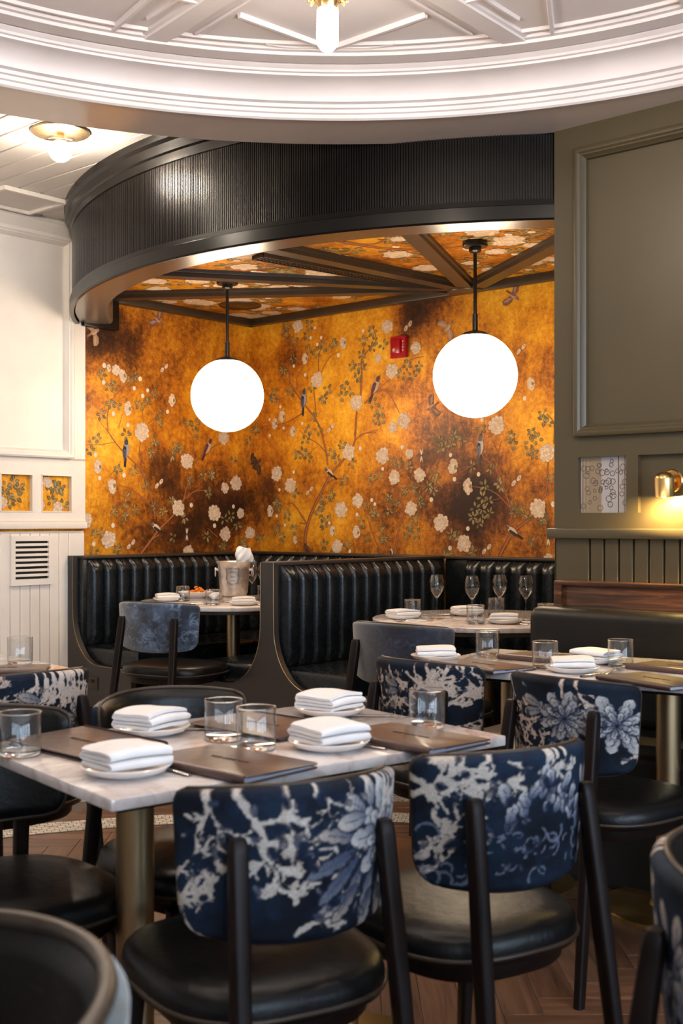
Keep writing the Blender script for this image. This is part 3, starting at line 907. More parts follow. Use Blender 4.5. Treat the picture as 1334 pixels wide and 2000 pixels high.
# ================================================================== CHAIRS
def vnoise(H, W, cells, rs, asp=1.0):
    gy, gx = max(2, int(cells)), max(2, int(cells * W / H * asp))
    g = rs.rand(gy + 2, gx + 2)
    y = np.linspace(0, gy, H, endpoint=False)[:, None]; x = np.linspace(0, gx, W, endpoint=False)[None, :]
    yi, xi = y.astype(int), x.astype(int)
    fy, fx = y - yi, x - xi
    fy = fy * fy * (3 - 2 * fy); fx = fx * fx * (3 - 2 * fx)
    return (g[yi, xi] * (1 - fy) + g[yi + 1, xi] * fy) * (1 - fx) + (g[yi, xi + 1] * (1 - fy) + g[yi + 1, xi + 1] * fy) * fx
def fbm(H, W, c, rs, o=4):
    a = np.zeros((H, W)); k = 1.0; s = 0
    for i in range(o):
        a += vnoise(H, W, c * 2 ** i, rs) * k; s += k; k *= 0.55
    return a / s
class Cloth:
    """a woven design drawn into an array, later carried by the vertices of the chair back"""
    def __init__(s, H, W, seed, base=((0.0038, 0.006, 0.013), (0.008, 0.020, 0.042))):
        s.H, s.W = H, W
        s.rs = np.random.RandomState(seed)
        n = fbm(H, W, 3, s.rs)
        n = np.clip((n - 0.35) / 0.3, 0, 1)[..., None]
        s.im = np.array(base[0]) * (1 - n) + np.array(base[1]) * n
        s.Y, s.X = np.mgrid[0:H, 0:W]
        s.jag = (fbm(H, W, 13, s.rs, 3) - 0.5) * 0.050
        s.X = s.X / W * 2.0        # 0..2 across, 0..1 up
        s.Y = s.Y / H
    def blend(s, m, c):
        m = np.clip(m, 0, 1)[..., None]
        s.im = s.im * (1 - m) + np.array(c) * m if not isinstance(c, np.ndarray) or c.ndim == 1 else s.im * (1 - m) + c * m
    def leaf(s, x, y, L, w, ang, tip, root, lobes=0, vein=True):
        ca, sa = math.cos(ang), math.sin(ang)
        dx, dy = s.X - x, s.Y - y
        u = (dx * ca + dy * sa) / L; v = (-dx * sa + dy * ca)
        prof = w * np.sqrt(np.clip(u * (1 - u) * 4, 0, 1)) * (0.75 + 0.35 * u)
        if lobes: prof = prof * (0.80 + 0.28 * np.abs(np.sin(u * PI * lobes)))
        inside = np.clip((prof - np.abs(v)) / 0.012, 0, 1) * ((u > 0) & (u < 1))
        outline = np.clip((prof + 0.016 - np.abs(v)) / 0.01, 0, 1) * ((u > -0.03) & (u < 1.05))
        s.blend(outline * 0.8, (0.008, 0.014, 0.035))
        g = np.clip(np.clip(u, 0, 1) ** 1.3 + 0.25 * np.sign(v) * np.abs(v) / (w + 1e-6), 0, 1)[..., None]
        c = np.array(root) * (1 - g) + np.array(tip) * g
        s.blend(inside, c)
        if vein: s.blend(inside * np.clip((0.006 - np.abs(v)) / 0.004, 0, 1) * (u < 0.8), (0.05, 0.07, 0.12))
    def coral(s, x, y, ang, L, w, col, depth=3):
        if depth == 3: w *= 0.60
        """branching coral twigs"""
        if depth < 0 or L < 0.03: return
        ex, ey = x + L * math.cos(ang), y + L * math.sin(ang)
        n = 6; px, py = x, y
        bend = s.rs.uniform(-0.5, 0.5)
        for i in range(n):
            a = ang + bend * (i / n - 0.3)
            qx, qy = px + L / n * math.cos(a), py + L / n * math.sin(a)
            s.seg(px, py, qx, qy, w * (1 - 0.5 * i / n) * s.rs.uniform(0.75, 1.3), col)
            if i >= 1 and s.rs.rand() < 0.62:
                s.coral(qx, qy, a + s.rs.choice([-1, 1]) * s.rs.uniform(0.5, 1.15), L * s.rs.uniform(0.35, 0.62), w * 0.72, col, depth - 1)
            px, py = qx, qy
    def seg(s, x0, y0, x1, y1, w, col):
        dx, dy = x1 - x0, y1 - y0; LL = dx * dx + dy * dy + 1e-9
        t_ = np.clip(((s.X - x0) * dx + (s.Y - y0) * dy) / LL, 0, 1)
        d = np.hypot(s.X - x0 - t_ * dx, s.Y - y0 - t_ * dy)
        s.blend((w - d + s.jag) / 0.010, col)
    def arc(s, x, y, r, a0, a1, w, col):
        d = np.abs(np.hypot(s.X - x, s.Y - y) - r)
        a = np.arctan2(s.Y - y, s.X - x)
        da = (a - a0) % (2 * PI)
        s.blend(np.clip((w - d) / 0.006, 0, 1) * (da < (a1 - a0) % (2 * PI)) * 0.75, col)
    def flower(s, x, y, R, n, rnd_, hi=(0.50, 0.49, 0.49), lo=(0.05, 0.07, 0.13), spread=PI, a0=0.0):
        for ring in (1.0, 0.72, 0.45):
            for i in range(n):
                a = a0 + spread * (i + 0.5) / n + rnd_.uniform(-0.15, 0.15)
                r = R * ring * rnd_.uniform(0.85, 1.1)
                s.leaf(x + 0.12 * r * math.cos(a), y + 0.12 * r * math.sin(a), r, r * 0.24, a, hi, lo, lobes=3)
WHT = (0.52, 0.46, 0.41); CRM = (0.45, 0.38, 0.32); GRY = (0.15, 0.165, 0.21)
def design(kind, H, W):
    rd_ = random.Random(ord(kind)); c = Cloth(H, W, ord(kind) * 3 + 1)
    if kind == 'A':      # coral on the first half, a leafy bloom on the other
        for (x, y, a, L, w) in ((0.25, 1.0, -1.2, 0.35, 0.045), (0.45, 0.98, -1.0, 0.45, 0.05), (0.75, 1.0, -1.7, 0.5, 0.045), (0.50, 0.70, -0.2, 0.6, 0.045), (0.62, 0.62, -1.1, 0.30, 0.05), (0.9, 0.66, 0.3, 0.4, 0.035), (0.02, 0.35, 0.9, 0.35, 0.035), (0.0, 0.22, 0.4, 0.3, 0.035), (0.05, 0.4, -1.2, 0.35, 0.03), (0.85, 0.45, 2.8, 0.3, 0.04), (0.95, 0.98, -0.5, 0.3, 0.03), (0.85, 0.03, 0.5, 0.25, 0.03), (1.1, 0.06, 0.8, 0.25, 0.03)):
            c.coral(x, y, a, L, w, WHT if rd_.random() < 0.7 else CRM)
        for (x, y, L, a, hi) in ((1.30, 0.62, 0.35, 2.9, CRM), (1.28, 0.55, 0.40, 3.5, GRY), (1.30, 0.50, 0.42, 3.9, GRY), (1.36, 0.46, 0.42, 4.2, CRM), (1.45, 0.44, 0.45, 4.5, WHT), (1.55, 0.42, 0.42, 4.7, WHT), (1.30, 0.30, 0.3, 4.0, CRM), (1.45, 0.24, 0.28, 4.4, WHT), (1.62, 0.25, 0.28, 4.9, WHT), (1.75, 0.35, 0.34, 4.6, CRM), (1.2, 0.25, 0.26, 3.7, WHT)):
            c.leaf(x, y, L, 0.055, a, hi, (0.05, 0.07, 0.13), lobes=4)
        c.flower(1.62, 0.60, 0.36, 9, rd_, (0.54, 0.51, 0.49), (0.08, 0.10, 0.15), 2 * PI)
        c.leaf(1.35, 0.80, 0.22, 0.07, 2.6, WHT, GRY); c.leaf(1.36, 0.76, 0.25, 0.07, 3.2, WHT, GRY); c.leaf(1.42, 0.82, 0.2, 0.06, 1.8, WHT, GRY)
        for k in range(5): c.coral(1.6 + 0.07 * k, 1.0, -1.6, 0.22, 0.025, WHT, 1)
    elif kind == 'B':    # blossom of pale feathery leaves over blue
        for (x, y, a, L, w) in ((0.05, 0.70, 0.6, 0.4, 0.06), (0.0, 0.85, -0.4, 0.4, 0.05), (0.2, 0.72, 1.3, 0.3, 0.05), (0.35, 1.0, -1.0, 0.3, 0.04), (0.42, 0.75, 0.3, 0.35, 0.045), (0.7, 0.98, -0.3, 0.3, 0.03), (0.85, 0.66, 1.0, 0.40, 0.055), (0.95, 0.88, 0.2, 0.28, 0.045), (0.0, 0.18, 0.4, 0.3, 0.05), (0.05, 0.05, 0.6, 0.35, 0.05), (0.2, 0.6, -1.2, 0.2, 0.04), (1.9, 0.95, -1.6, 0.4, 0.05), (1.97, 0.6, -1.7, 0.6, 0.03)):
            c.coral(x, y, a, L, w, WHT)
        for r_ in range(3):
            for i in range(10):
                x = 0.75 + i * 0.115 + rd_.uniform(-0.03, 0.03); y = 0.42 + 0.10 * r_ + 0.16 * math.sin(i * 0.62) + rd_.uniform(-0.03, 0.03)
                c.leaf(x, y, rd_.uniform(0.13, 0.20), 0.052, rd_.uniform(0.7, 2.2), (0.50, 0.48, 0.48), (0.06, 0.085, 0.15), lobes=2)
        c.leaf(1.62, 0.62, 0.22, 0.045, 1.3, WHT, GRY); c.leaf(1.55, 0.66, 0.2, 0.04, 1.8, WHT, GRY); c.leaf(1.6, 0.56, 0.22, 0.045, 0.8, WHT, GRY)
        for i in range(46):
            a = rd_.uniform(0, 6.28)
            c.arc(rd_.uniform(0.1, 1.9), rd_.uniform(0.05, 0.42), rd_.uniform(0.03, 0.085), a, a + rd_.uniform(1.8, 4.0), rd_.uniform(0.008, 0.016), (0.17, 0.20, 0.28))
    else:                # darker ground, coral sprays and two leaf clusters
        c.im *= 0.65
        for (x, y, a, L, w) in ((0.05, 0.95, -1.2, 0.5, 0.035), (0.15, 0.75, -0.9, 0.5, 0.035), (0.3, 0.95, -0.8, 0.4, 0.035), (0.3, 0.55, -0.3, 0.45, 0.04), (0.6, 0.5, 0.2, 0.45, 0.035), (0.4, 0.4, -0.8, 0.3, 0.04), (0.2, 0.25, -1.2, 0.35, 0.02), (0.65, 0.3, -0.4, 0.3, 0.03), (1.2, 0.98, -1.4, 0.25, 0.03), (1.35, 0.98, -1.2, 0.3, 0.03), (1.75, 0.15, 0.4, 0.25, 0.03), (1.9, 0.1, 1.4, 0.3, 0.03), (0.9, 0.25, -1.1, 0.3, 0.03)):
            c.coral(x, y, a, L, w, (0.52, 0.42, 0.36))
        if kind == 'E':
            for (x, y, a, L, w) in ((0.8, 0.95, -1.2, 0.4, 0.04), (1.1, 0.9, -0.6, 0.45, 0.045), (1.3, 0.75, 0.2, 0.4, 0.05), (1.5, 0.5, 0.6, 0.35, 0.04), (1.6, 0.25, 0.3, 0.35, 0.04), (1.75, 0.9, -1.0, 0.3, 0.035)):
                c.coral(x, y, a, L, w, (0.52, 0.43, 0.37))
            for k in range(9): c.leaf(0.15 + 0.09 * k, 0.42 + 0.05 * (k % 3), 0.16, 0.045, 4.2 + 0.2 * (k % 4), (0.46, 0.38, 0.32), GRY)
        if kind == 'F':
            c.flower(1.5, 0.42, 0.26, 8, rd_, (0.5, 0.46, 0.42), (0.12, 0.11, 0.13), 2 * PI)
            c.flower(1.75, 0.55, 0.24, 8, rd_, (0.45, 0.42, 0.4), (0.12, 0.11, 0.13), 2 * PI)
            for k in range(8): c.coral(0.9 + 0.1 * k, 1.0, -1.5, 0.25, 0.03, (0.55, 0.47, 0.42), 2)
        if kind == 'C': c.flower(1.22, 0.60, 0.30, 8, rd_, (0.42, 0.40, 0.39), (0.09, 0.10, 0.14), 2 * PI)
        if kind == 'C': c.flower(1.72, 0.55, 0.30, 8, rd_, (0.50, 0.49, 0.48), (0.10, 0.11, 0.16), 2 * PI)
        for k in range(4): c.leaf(1.1 + 0.1 * k, 0.38, 0.28, 0.05, 4.4 + 0.15 * k, (0.40, 0.36, 0.33), GRY)
        c.leaf(0.95, 0.72, 0.25, 0.06, 2.8, (0.4, 0.36, 0.33), GRY); c.leaf(0.95, 0.66, 0.25, 0.06, 3.3, (0.4, 0.36, 0.33), GRY)
    if kind in 'ABCEF':
        for i in range(34):
            c.leaf(rd_.uniform(0.05, 1.95), rd_.uniform(0.0, 0.95), rd_.uniform(0.05, 0.11), rd_.uniform(0.014, 0.024), rd_.uniform(0, 6.28), rd_.choice((GRY, (0.05, 0.075, 0.13), (0.30, 0.27, 0.25))), (0.02, 0.03, 0.06), vein=False)
    if kind in 'ABE':
        for i in range(26):
            c.leaf(rd_.uniform(0.0, 1.1), rd_.uniform(0.1, 1.0), rd_.uniform(0.06, 0.15), rd_.uniform(0.02, 0.035), rd_.uniform(0, 6.28), (0.008, 0.02, 0.05), (0.004, 0.008, 0.02), vein=False)
    n = fbm(H, W, 30, c.rs, 2)[..., None]
    c.im *= 0.82 + 0.36 * n
    return c.im
def velvet_design(H, W, seed, lo=(0.014, 0.024, 0.050), hi=(0.12, 0.18, 0.28)):
    rs = np.random.RandomState(seed)
    c = Cloth(H, W, seed, (lo, tuple((a + b) / 2 for a, b in zip(lo, hi))))
    rd_ = random.Random(seed)
    for i in range(60):
        a = rd_.uniform(0, 6.28)
        c.arc(rd_.uniform(0.0, 2.0), rd_.uniform(0.0, 1.0), rd_.uniform(0.04, 0.12), a, a + rd_.uniform(1.5, 4.0), rd_.uniform(0.012, 0.025), hi)
    for i in range(26):
        c.leaf(rd_.uniform(0, 2), rd_.uniform(0, 1), rd_.uniform(0.12, 0.25), 0.035, rd_.uniform(0, 6.28), hi, lo, lobes=3, vein=False)
    n = np.clip((fbm(H, W, 4, rs) - 0.3) / 0.4, 0, 1)[..., None]
    m = fbm(H, W, 26, rs, 2)[..., None]
    return c.im * (0.45 + 0.9 * n) * (0.6 + 0.8 * m)

RB = 0.275; YC = 0.055; TMAX = math.radians(57)
ZB0, ZB1 = 0.560, 0.795
def shell_pt(s, t, inset, d):
    """s -1..1 across, t 0..1 up; inset shrinks the rounded outline, d is the offset outwards from the middle surface"""
    z = ZB0 + (ZB1 - ZB0) * t
    H = ZB1 - ZB0
    th = TMAX * (0.90 + 0.10 * t)
    # rounded corners
    rc_b, rc_t = 0.055, 0.030
    y = t * H
    cut = 0.0
    if y < rc_b: cut = rc_b - math.sqrt(max(0, rc_b ** 2 - (rc_b - y) ** 2))
    elif y > H - rc_t: cut = rc_t - math.sqrt(max(0, rc_t ** 2 - (y - (H - rc_t)) ** 2))
    half = th * RB - cut - inset
    a = s * half / RB
    dip = 0.012 * (1 - min(1, abs(s)) ** 2) * (1 if t > 0.5 else -1) * abs(2 * t - 1)
    z += dip
    if inset: z += inset * (1 - 2 * t)
    r = RB + d
    lean = 0.10 * (z - 0.56)
    return (r * math.sin(a), YC - r * math.cos(a) - lean, z), a
def back_meshes(im, nu, nv, mat, nm):
    mb = MB(); tk = 0.019
    Hh, Ww = im.shape[:2]
    P = []; Cc = []
    # outer skin runs over the rim: rows beyond the rim curl to the inside
    def rim(e):  # e 0..1 -> (inset, offset)
        a = PI * e
        return (0.0, 0.0)
    for i in range(nu + 1):
        s = -1 + 2 * i / nu
        row = []
        for j in range(nv + 1):
            t_ = j / nv
            edge = min(1.0, min(1 - abs(s), 10) * TMAX * RB / 0.016)
            edge2 = min(1.0, min(t_, 1 - t_) * (ZB1 - ZB0) / 0.016)
            e = min(edge, edge2)
            bulge = tk * math.sqrt(max(0.0, 1 - (1 - e) ** 2)) + 0.004 * (1 - s * s) * math.sin(PI * t_)
            p, a = shell_pt(s, t_, 0.0, bulge)
            row.append(p)
            fx = min(Ww - 1, max(0, int((0.5 + 0.5 * a / TMAX) * (Ww - 1))))
            fy = min(Hh - 1, max(0, int((p[2] - ZB0) / (ZB1 - ZB0) * (Hh - 1))))
            Cc.append(tuple(im[fy, fx]))
        P.append(row)
    mb.grid(P)
    mb.c = Cc
    outer = mb.mesh(nm, sharp=0, color=True, weld=True)
    outer.polygons.foreach_set('use_smooth', [True] * len(outer.polygons)); outer.materials.append(mat)
    return outer
def lining_mesh(mat):
    tk = 0.016; P = []
    nu, nv = 40, 16
    for i in range(nu + 1):
        s = -1 + 2 * i / nu; row = []
        for j in range(nv + 1):
            t_ = j / nv
            e = min(1.0, min((1 - abs(s)) * TMAX * RB / 0.02, min(t_, 1 - t_) * (ZB1 - ZB0) / 0.02))
            b = tk * math.sqrt(max(0.0, 1 - (1 - e) ** 2)) + 0.006 * (1 - s * s) * math.sin(PI * t_)
            row.append(shell_pt(s, t_, 0.0, -b - 0.001)[0])
        P.append(row)
    me = MB().grid(P).mesh('back_lining', sharp=0)
    me.polygons.foreach_set('use_smooth', [True] * len(me.polygons)); me.materials.append(mat)
    return me
def piping_mesh(rad=0.0042):
    pts = []
    n = 50
    for i in range(n + 1): pts.append(shell_pt(-1 + 2 * i / n, 1.0, 0, -0.002)[0])
    for j in range(1, 24): pts.append(shell_pt(1, 1 - j / 24, 0, -0.002)[0])
    for i in range(n + 1): pts.append(shell_pt(1 - 2 * i / n, 0.0, 0, -0.002)[0])
    for j in range(1, 24): pts.append(shell_pt(-1, j / 24, 0, -0.002)[0])
    pts.append(pts[0])
    me = MB().tube(pts, rad, 10, False).mesh('piping', sharp=0)
    me.polygons.foreach_set('use_smooth', [True] * len(me.polygons)); me.materials.append(M['piping_leather'])
    return me
def seat_outline(a, k=1.0):
    """rounded D: wider at the front"""
    n = 2.9
    c, s = math.cos(a), math.sin(a)
    x = 0.232 * (abs(c) ** (2 / n)) * (1 if c >= 0 else -1)
    y = 0.225 * (abs(s) ** (2 / n)) * (1 if s >= 0 else -1)
    x *= 1 + 0.10 * (y / 0.225) * 0.5
    return x * k, y * k + 0.005
def chair_common():
    N = 48
    rings = []
    for (k, z) in ((0.93, 0.412), (0.985, 0.416), (1.0, 0.428), (1.0, 0.444), (0.985, 0.458), (0.95, 0.468), (0.86, 0.475), (0.70, 0.479), (0.4, 0.481), (0.1, 0.481)):
        rings.append([(*seat_outline(2 * PI * i / N, k), z) for i in range(N)])
    seat = MB().loft(rings, True, True).mesh('seat', sharp=60); seat.materials.append(M['seat_leather'])
    pts = [(*seat_outline(2 * PI * i / N, 1.003), 0.430) for i in range(N + 1)]
    pip = MB().tube(pts, 0.0045, 8, False).mesh('seat_piping', sharp=60); pip.materials.append(M['piping_leather'])
    rings = []
    for (k, z) in ((0.80, 0.378), (0.88, 0.380), (0.91, 0.388), (0.92, 0.412)):
        rings.append([(*seat_outline(2 * PI * i / N, k), z) for i in range(N)])
    frame = MB().loft(rings, True, True).mesh('seat_frame', sharp=40); frame.materials.append(M['chair_wood'])
    def leg(stations):
        rings = []
        for (x, y, z, a, b) in stations:
            ring = []
            for i in range(12):
                t_ = 2 * PI * i / 12 + PI / 12
                c, s = math.cos(t_), math.sin(t_)
                ring.append((x + a * (abs(c) ** 0.45) * (1 if c > 0 else -1), y + b * (abs(s) ** 0.45) * (1 if s > 0 else -1), z))
            rings.append(ring)
        return MB().loft(rings, True, True).mesh('leg', sharp=50)
    legs = []
    for sx in (-1, 1):
        xo = 0.155
        ys = lambda z: YC - math.sqrt((RB + 0.034) ** 2 - xo ** 2) - 0.10 * (z - 0.56)
        yt = ys(0.70) - 0.004; yb = -0.325; xb = 0.185
        at_ = lambda z: (sx * (xb + (xo - xb) * z / 0.70), yb + (yt - yb) * z / 0.70, z)
        legs.append(leg([(*at_(0.0), 0.0125, 0.0135), (*at_(0.30), 0.0155, 0.0165), (*at_(0.46), 0.0175, 0.0175), (*at_(0.60), 0.0180, 0.0155), (*at_(0.705), 0.0180, 0.0140), (*at_(0.722), 0.0170, 0.0125), (*at_(0.729), 0.0140, 0.0090)]))
        legs.append(leg([(sx * 0.205, 0.215, 0.0, 0.012, 0.012), (sx * 0.198, 0.195, 0.20, 0.016, 0.016), (sx * 0.190, 0.170, 0.400, 0.020, 0.020)]))
    for m_ in legs: m_.materials.append(M['chair_wood'])
    rail = MB().rbox(-0.185, 0.185, -0.245, -0.215, 0.375, 0.425, 0.004).mesh('rear_rail'); rail.materials.append(M['chair_wood'])
    return seat, pip, frame, legs, rail
C_SEAT, C_PIP, C_FRAME, C_LEGS, C_RAIL = chair_common()
LIN = lining_mesh(M['seat_leather']); PIPB = piping_mesh(); PIPT = piping_mesh(0.0095)
BACKS = {}
for k in 'ABCEF':
    BACKS[k] = back_meshes(design(k, 150, 300), 230, 110, M['tapestry'], 'backrest')
BACKS['V'] = back_meshes(velvet_design(100, 200, 5), 110, 60, M['velvet'], 'backrest')
BACKS['D'] = back_meshes(velvet_design(100, 200, 9, (0.004, 0.006, 0.015), (0.026, 0.032, 0.060)), 110, 60, M['velvet'], 'backrest')
BACKS['T'] = back_meshes(velvet_design(80, 160, 12, (0.012, 0.03, 0.036), (0.05, 0.11, 0.13)), 90, 50, M['velvet'], 'backrest')
def chair(label, kind, pos, deg, sx=0.85, apex=False):
    a = math.radians(deg); f = (-math.sin(a), math.cos(a))
    if apex: pos = (pos[0] + 0.243 * f[0], pos[1] + 0.243 * f[1])
    t = thing('dining_chair', label, 'chair', (pos[0], pos[1], 0), a, 'upholstered dining chairs')
    t.scale = (sx, 1, 1)
    s = put('seat', C_SEAT, t); put('seat_piping', C_PIP, s); s.scale = (1.08, 1, 1)
    put('seat_frame', C_FRAME, t)
    for m_ in C_LEGS: put('leg', m_, t)
    b = put('backrest', BACKS[kind], t)
    put('back_lining', LIN, b); put('piping', PIPT if kind == 'T' else PIPB, b)
    return t
chair('blue printed chair with white coral and one large pale bloom, nearest table', 'A', (-0.152, 2.075), 28.0)
chair('blue printed chair with feathery blossoms and a brightly shining leather seat', 'B', (0.230, 2.335), 31.0)
chair('dark navy chair with two grey leaf clusters, before the gold-lit menu', 'C', (0.731, 3.275), -49.0, 0.90)
chair('dark navy chair with cream sprigs, behind the lone tumbler of the nearest table', 'E', (0.364, 3.654), -47.0, 0.90)
chair('chair facing us across the nearest table, rounded leather lining, floral edge', 'A', (-0.475, 2.90), 180 + math.degrees(A1_), 0.88, True)
chair('leather-lined chair facing us behind the big closed menu', 'B', (-0.845, 2.61), 180 + math.degrees(A1_), 0.88, True)
chair('navy chair with cream flowers at the table by the white boards', 'F', (-0.985, 3.38), 43.0, 0.88)
chair('plain blue velvet chair at the booth with the ice bucket', 'V', (-0.885, 6.19), -27.0, 1.06)
chair('dark navy velvet chair at the booth with four stemmed glasses', 'D', (0.337, 4.93), -41.0, 1.10)
chair('teal-backed tub chair, nearest of all, seen over its leather rim', 'T', (-0.224, 1.10), 112.0, 1.0, True)
chair('floral chair seen edge-on, cut off by the edge of the photo', 'B', (0.645, 1.42), -120.0, 0.9)
# ================================================================== TABLEWARE
def plate_mesh():
    me = MB().lathe([(0.001, 0.0), (0.052, 0.0), (0.056, 0.003), (0.074, 0.008), (0.083, 0.017), (0.085, 0.0195), (0.083, 0.0205), (0.076, 0.0135), (0.066, 0.0085), (0.001, 0.0075)], 48).mesh('plate', sharp=40)
    me.materials.append(M['ceramic']); return me
PLATE = plate_mesh()
def napkin_mesh(seed, layers=4, tk=0.0092, wy=0.054, wx=0.064):
    rs = random.Random(seed)
    # centre line of the folded cloth in y-z
    pts = []; z = tk / 2
    for i in range(layers):
        s = 1 if i % 2 == 0 else -1
        y0 = s * wy * (1 - 0.03 * i); y1 = -s * wy * (1 - 0.02 * i)
        for k in range(7): pts.append((y0 + (y1 - y0) * k / 6, z))
        if i < layers - 1:
            r = tk * 0.53
            for k in range(1, 5):
                a = PI * k / 5
                pts.append((y1 + (-s) * r * math.sin(a) * 1.0, z + r - r * math.cos(a)))
        z += tk * 1.06
    h = tk * 0.40
    L, R = [], []
    for i, p in enumerate(pts):
        a = pts[max(0, i - 1)]; b = pts[min(len(pts) - 1, i + 1)]
        dx, dz = b[0] - a[0], b[1] - a[1]; l = math.hypot(dx, dz) or 1
        nx, nz = -dz / l, dx / l
        L.append((p[0] + nx * h, p[1] + nz * h)); R.append((p[0] - nx * h, p[1] - nz * h))
    ring = L + R[::-1]
    ph = [rs.uniform(0, 6.28) for _ in range(4)]
    rings = []
    NXs = 14
    for i in range(NXs + 1):
        x = -wx + 2 * wx * i / NXs
        e = min(1, (1 - abs(x / wx)) / 0.06)
        k = 0.94 + 0.06 * math.sqrt(e)
        rr = []
        for (y, zz) in ring:
            sag = 0.0026 * math.sin(x * 38 + ph[0]) * (zz / 0.03) + 0.002 * math.sin(y * 50 + ph[1]) * (zz / 0.03)
            drop = -0.0025 * (x / wx) ** 2 * (zz / 0.04) - 0.0015 * (y / wy) ** 2 * (zz / 0.04)
            rr.append((x * (1 + 0.03 * math.sin(zz * 300 + ph[2])), y * k + 0.004 * math.sin(x * 25 + ph[3]), max(0.0008, zz * (0.93 + 0.07 * e) + sag * 0.6 + drop)))
        rings.append(rr)
    me = MB().loft(rings, True, True).mesh('napkin', sharp=50)
    me.materials.append(M['napkin_cloth']); return me
NAPS = [napkin_mesh(3), napkin_mesh(8), napkin_mesh(15, 3, 0.0092), napkin_mesh(21, 3, 0.0088)]
def setting(pos, ang, nap, where, group):
    p = put('plate', PLATE); p.location = (pos[0], pos[1], 0.7502); tag(p, 'white side plate under a napkin, ' + where, 'plate', 'side plates with napkins')
    n = put('napkin', NAPS[nap]); n.location = (pos[0], pos[1], 0.7502 + 0.0195); n.rotation_euler = (0, 0, ang); tag(n, 'folded white napkin, ' + where, 'napkin', 'folded napkins')
def T(px, py, z=0.75): return hit_z(px, py, z)
setting(T(247, 1512), A1_ + 0.05, 0, 'at the nearest corner of the front table', '')
setting(T(643, 1462), A1_ + 0.02, 1, 'at the near edge of the front table', '')
setting(T(296, 1433), A1_ + PI + 0.35, 1, 'beside the big menu, front table far edge', '')
setting(T(645, 1396), A1_ + PI + 0.30, 0, 'at the farthest end of the front table', '')
setting(T(851, 1290), A2_ + 0.55, 2, 'on the bench table behind the chair with cream sprigs', '')
setting(T(1118, 1313), A2_ + 0.45, 2, 'on the bench table, nearest, beside the gold-lit menu', '')
setting(T(1163, 1295), A2_ + PI - 0.2, 2, 'on the bench table, nearest the bench', '')
setting(T(787, 1209), 0.5, 3, 'on the round glass-set table, beside its first stemmed glass', '')
setting(T(912, 1202), 0.3, 3, 'on the round glass-set table, farthest back', '')
setting(T(985, 1218), -0.2, 3, 'on the round glass-set table, nearest edge', '')
setting(T(1080, 1208), -0.5, 3, 'on the round glass-set table, cut by the green wall', '')
setting(T(327, 1174), 0.3, 3, 'on the ice-bucket table, behind the velvet chair', '')
setting(T(476, 1182), 0.1, 3, 'on the ice-bucket table, right in front of the bucket', '')

def tumbler_meshes():
    w = MB().lathe([(0.0400, 0.002), (0.0410, 0.010), (0.0415, 0.086), (0.0408, 0.0868), (0.0400, 0.086), (0.0396, 0.011)], 48).mesh('tumbler_wall', sharp=60)
    w.materials.append(M['thin_glass'])
    b = MB().lathe([(0.001, 0.0), (0.036, 0.0), (0.0394, 0.003), (0.0396, 0.010), (0.030, 0.0085), (0.001, 0.0075)], 48).mesh('tumbler_base', sharp=60)
    b.materials.append(M['thick_glass'])
    r = MB().tube([(0.0411 * math.cos(2 * PI * i / 48), 0.0411 * math.sin(2 * PI * i / 48), 0.0862) for i in range(49)], 0.0011, 8, False).mesh('rim', sharp=60); r.materials.append(M['thick_glass'])
    return w, b, r
TW, TB, TR = tumbler_meshes()
def tumbler(px, py, where):
    x, y = T(px, py)
    t = thing('tumbler', 'clear straight-sided water tumbler, ' + where, 'glass', (x, y, 0.7504), rnd.uniform(0, 6), 'water tumblers')
    put('tumbler_wall', TW, t); put('tumbler_base', TB, t); put('rim', TR, t)
for a in ((40, 1475, 'over the corner of the big closed menu'), (437, 1445, 'rear one of the close pair on the front table'), (500, 1463, 'nearer one of the close pair on the front table'), (834, 1421, 'alone at the end of the front table by the thick menu'),
          (952, 1281, 'farthest on the bench table, beside the pale-lit menu'), (1065, 1306, 'on the bench table between two napkins'), (1212, 1302, 'on the bench table in front of the leather backrest'),
          (806, 1206, 'on the glass-set round table behind its first napkin'), (929, 1219, 'nearest one on the glass-set round table'), (969, 1203, 'farthest one on the glass-set round table'), (1067, 1216, 'on the glass-set round table against the green wall edge'),
          (357, 1174, 'on the ice-bucket table beside the food'), (416, 1182, 'on the ice-bucket table close before the bucket'), (516, 1173, 'on the ice-bucket table behind a stemmed glass'),
          (39, 1296, 'on the table by the white boards, behind its menu')):
    tumbler(*a)
def wine_meshes():
    foot = MB().lathe([(0.001, 0.0), (0.034, 0.0), (0.035, 0.0012), (0.020, 0.003), (0.008, 0.006), (0.0045, 0.012)], 40).mesh('foot', sharp=60)
    stem = MB().lathe([(0.0045, 0.012), (0.0032, 0.030), (0.0030, 0.080), (0.0042, 0.095), (0.0075, 0.104), (0.001, 0.108)], 20).mesh('stem', sharp=60)
    prof = [(0.004, 0.100), (0.012, 0.110), (0.026, 0.130), (0.0355, 0.152), (0.0375, 0.163), (0.0355, 0.180), (0.030, 0.200), (0.0265, 0.212)]
    bowl = MB().lathe(prof + [(r - 0.0009, z + 0.0002) for r, z in prof[::-1]], 40).mesh('bowl', sharp=60)
    for m_ in (foot, stem, bowl): m_.materials.append(M['wine_glass'])
    return foot, stem, bowl
WG = wine_meshes()
def wine(px, py, where):
    x, y = T(px, py)
    t = thing('wine_glass', 'empty tulip-shaped stemmed glass, ' + where, 'glass', (x, y, 0.7504), rnd.uniform(0, 6), 'stemmed glasses')
    for m_, n in zip(WG, ('foot', 'stem', 'bowl')): put(n, m_, t)
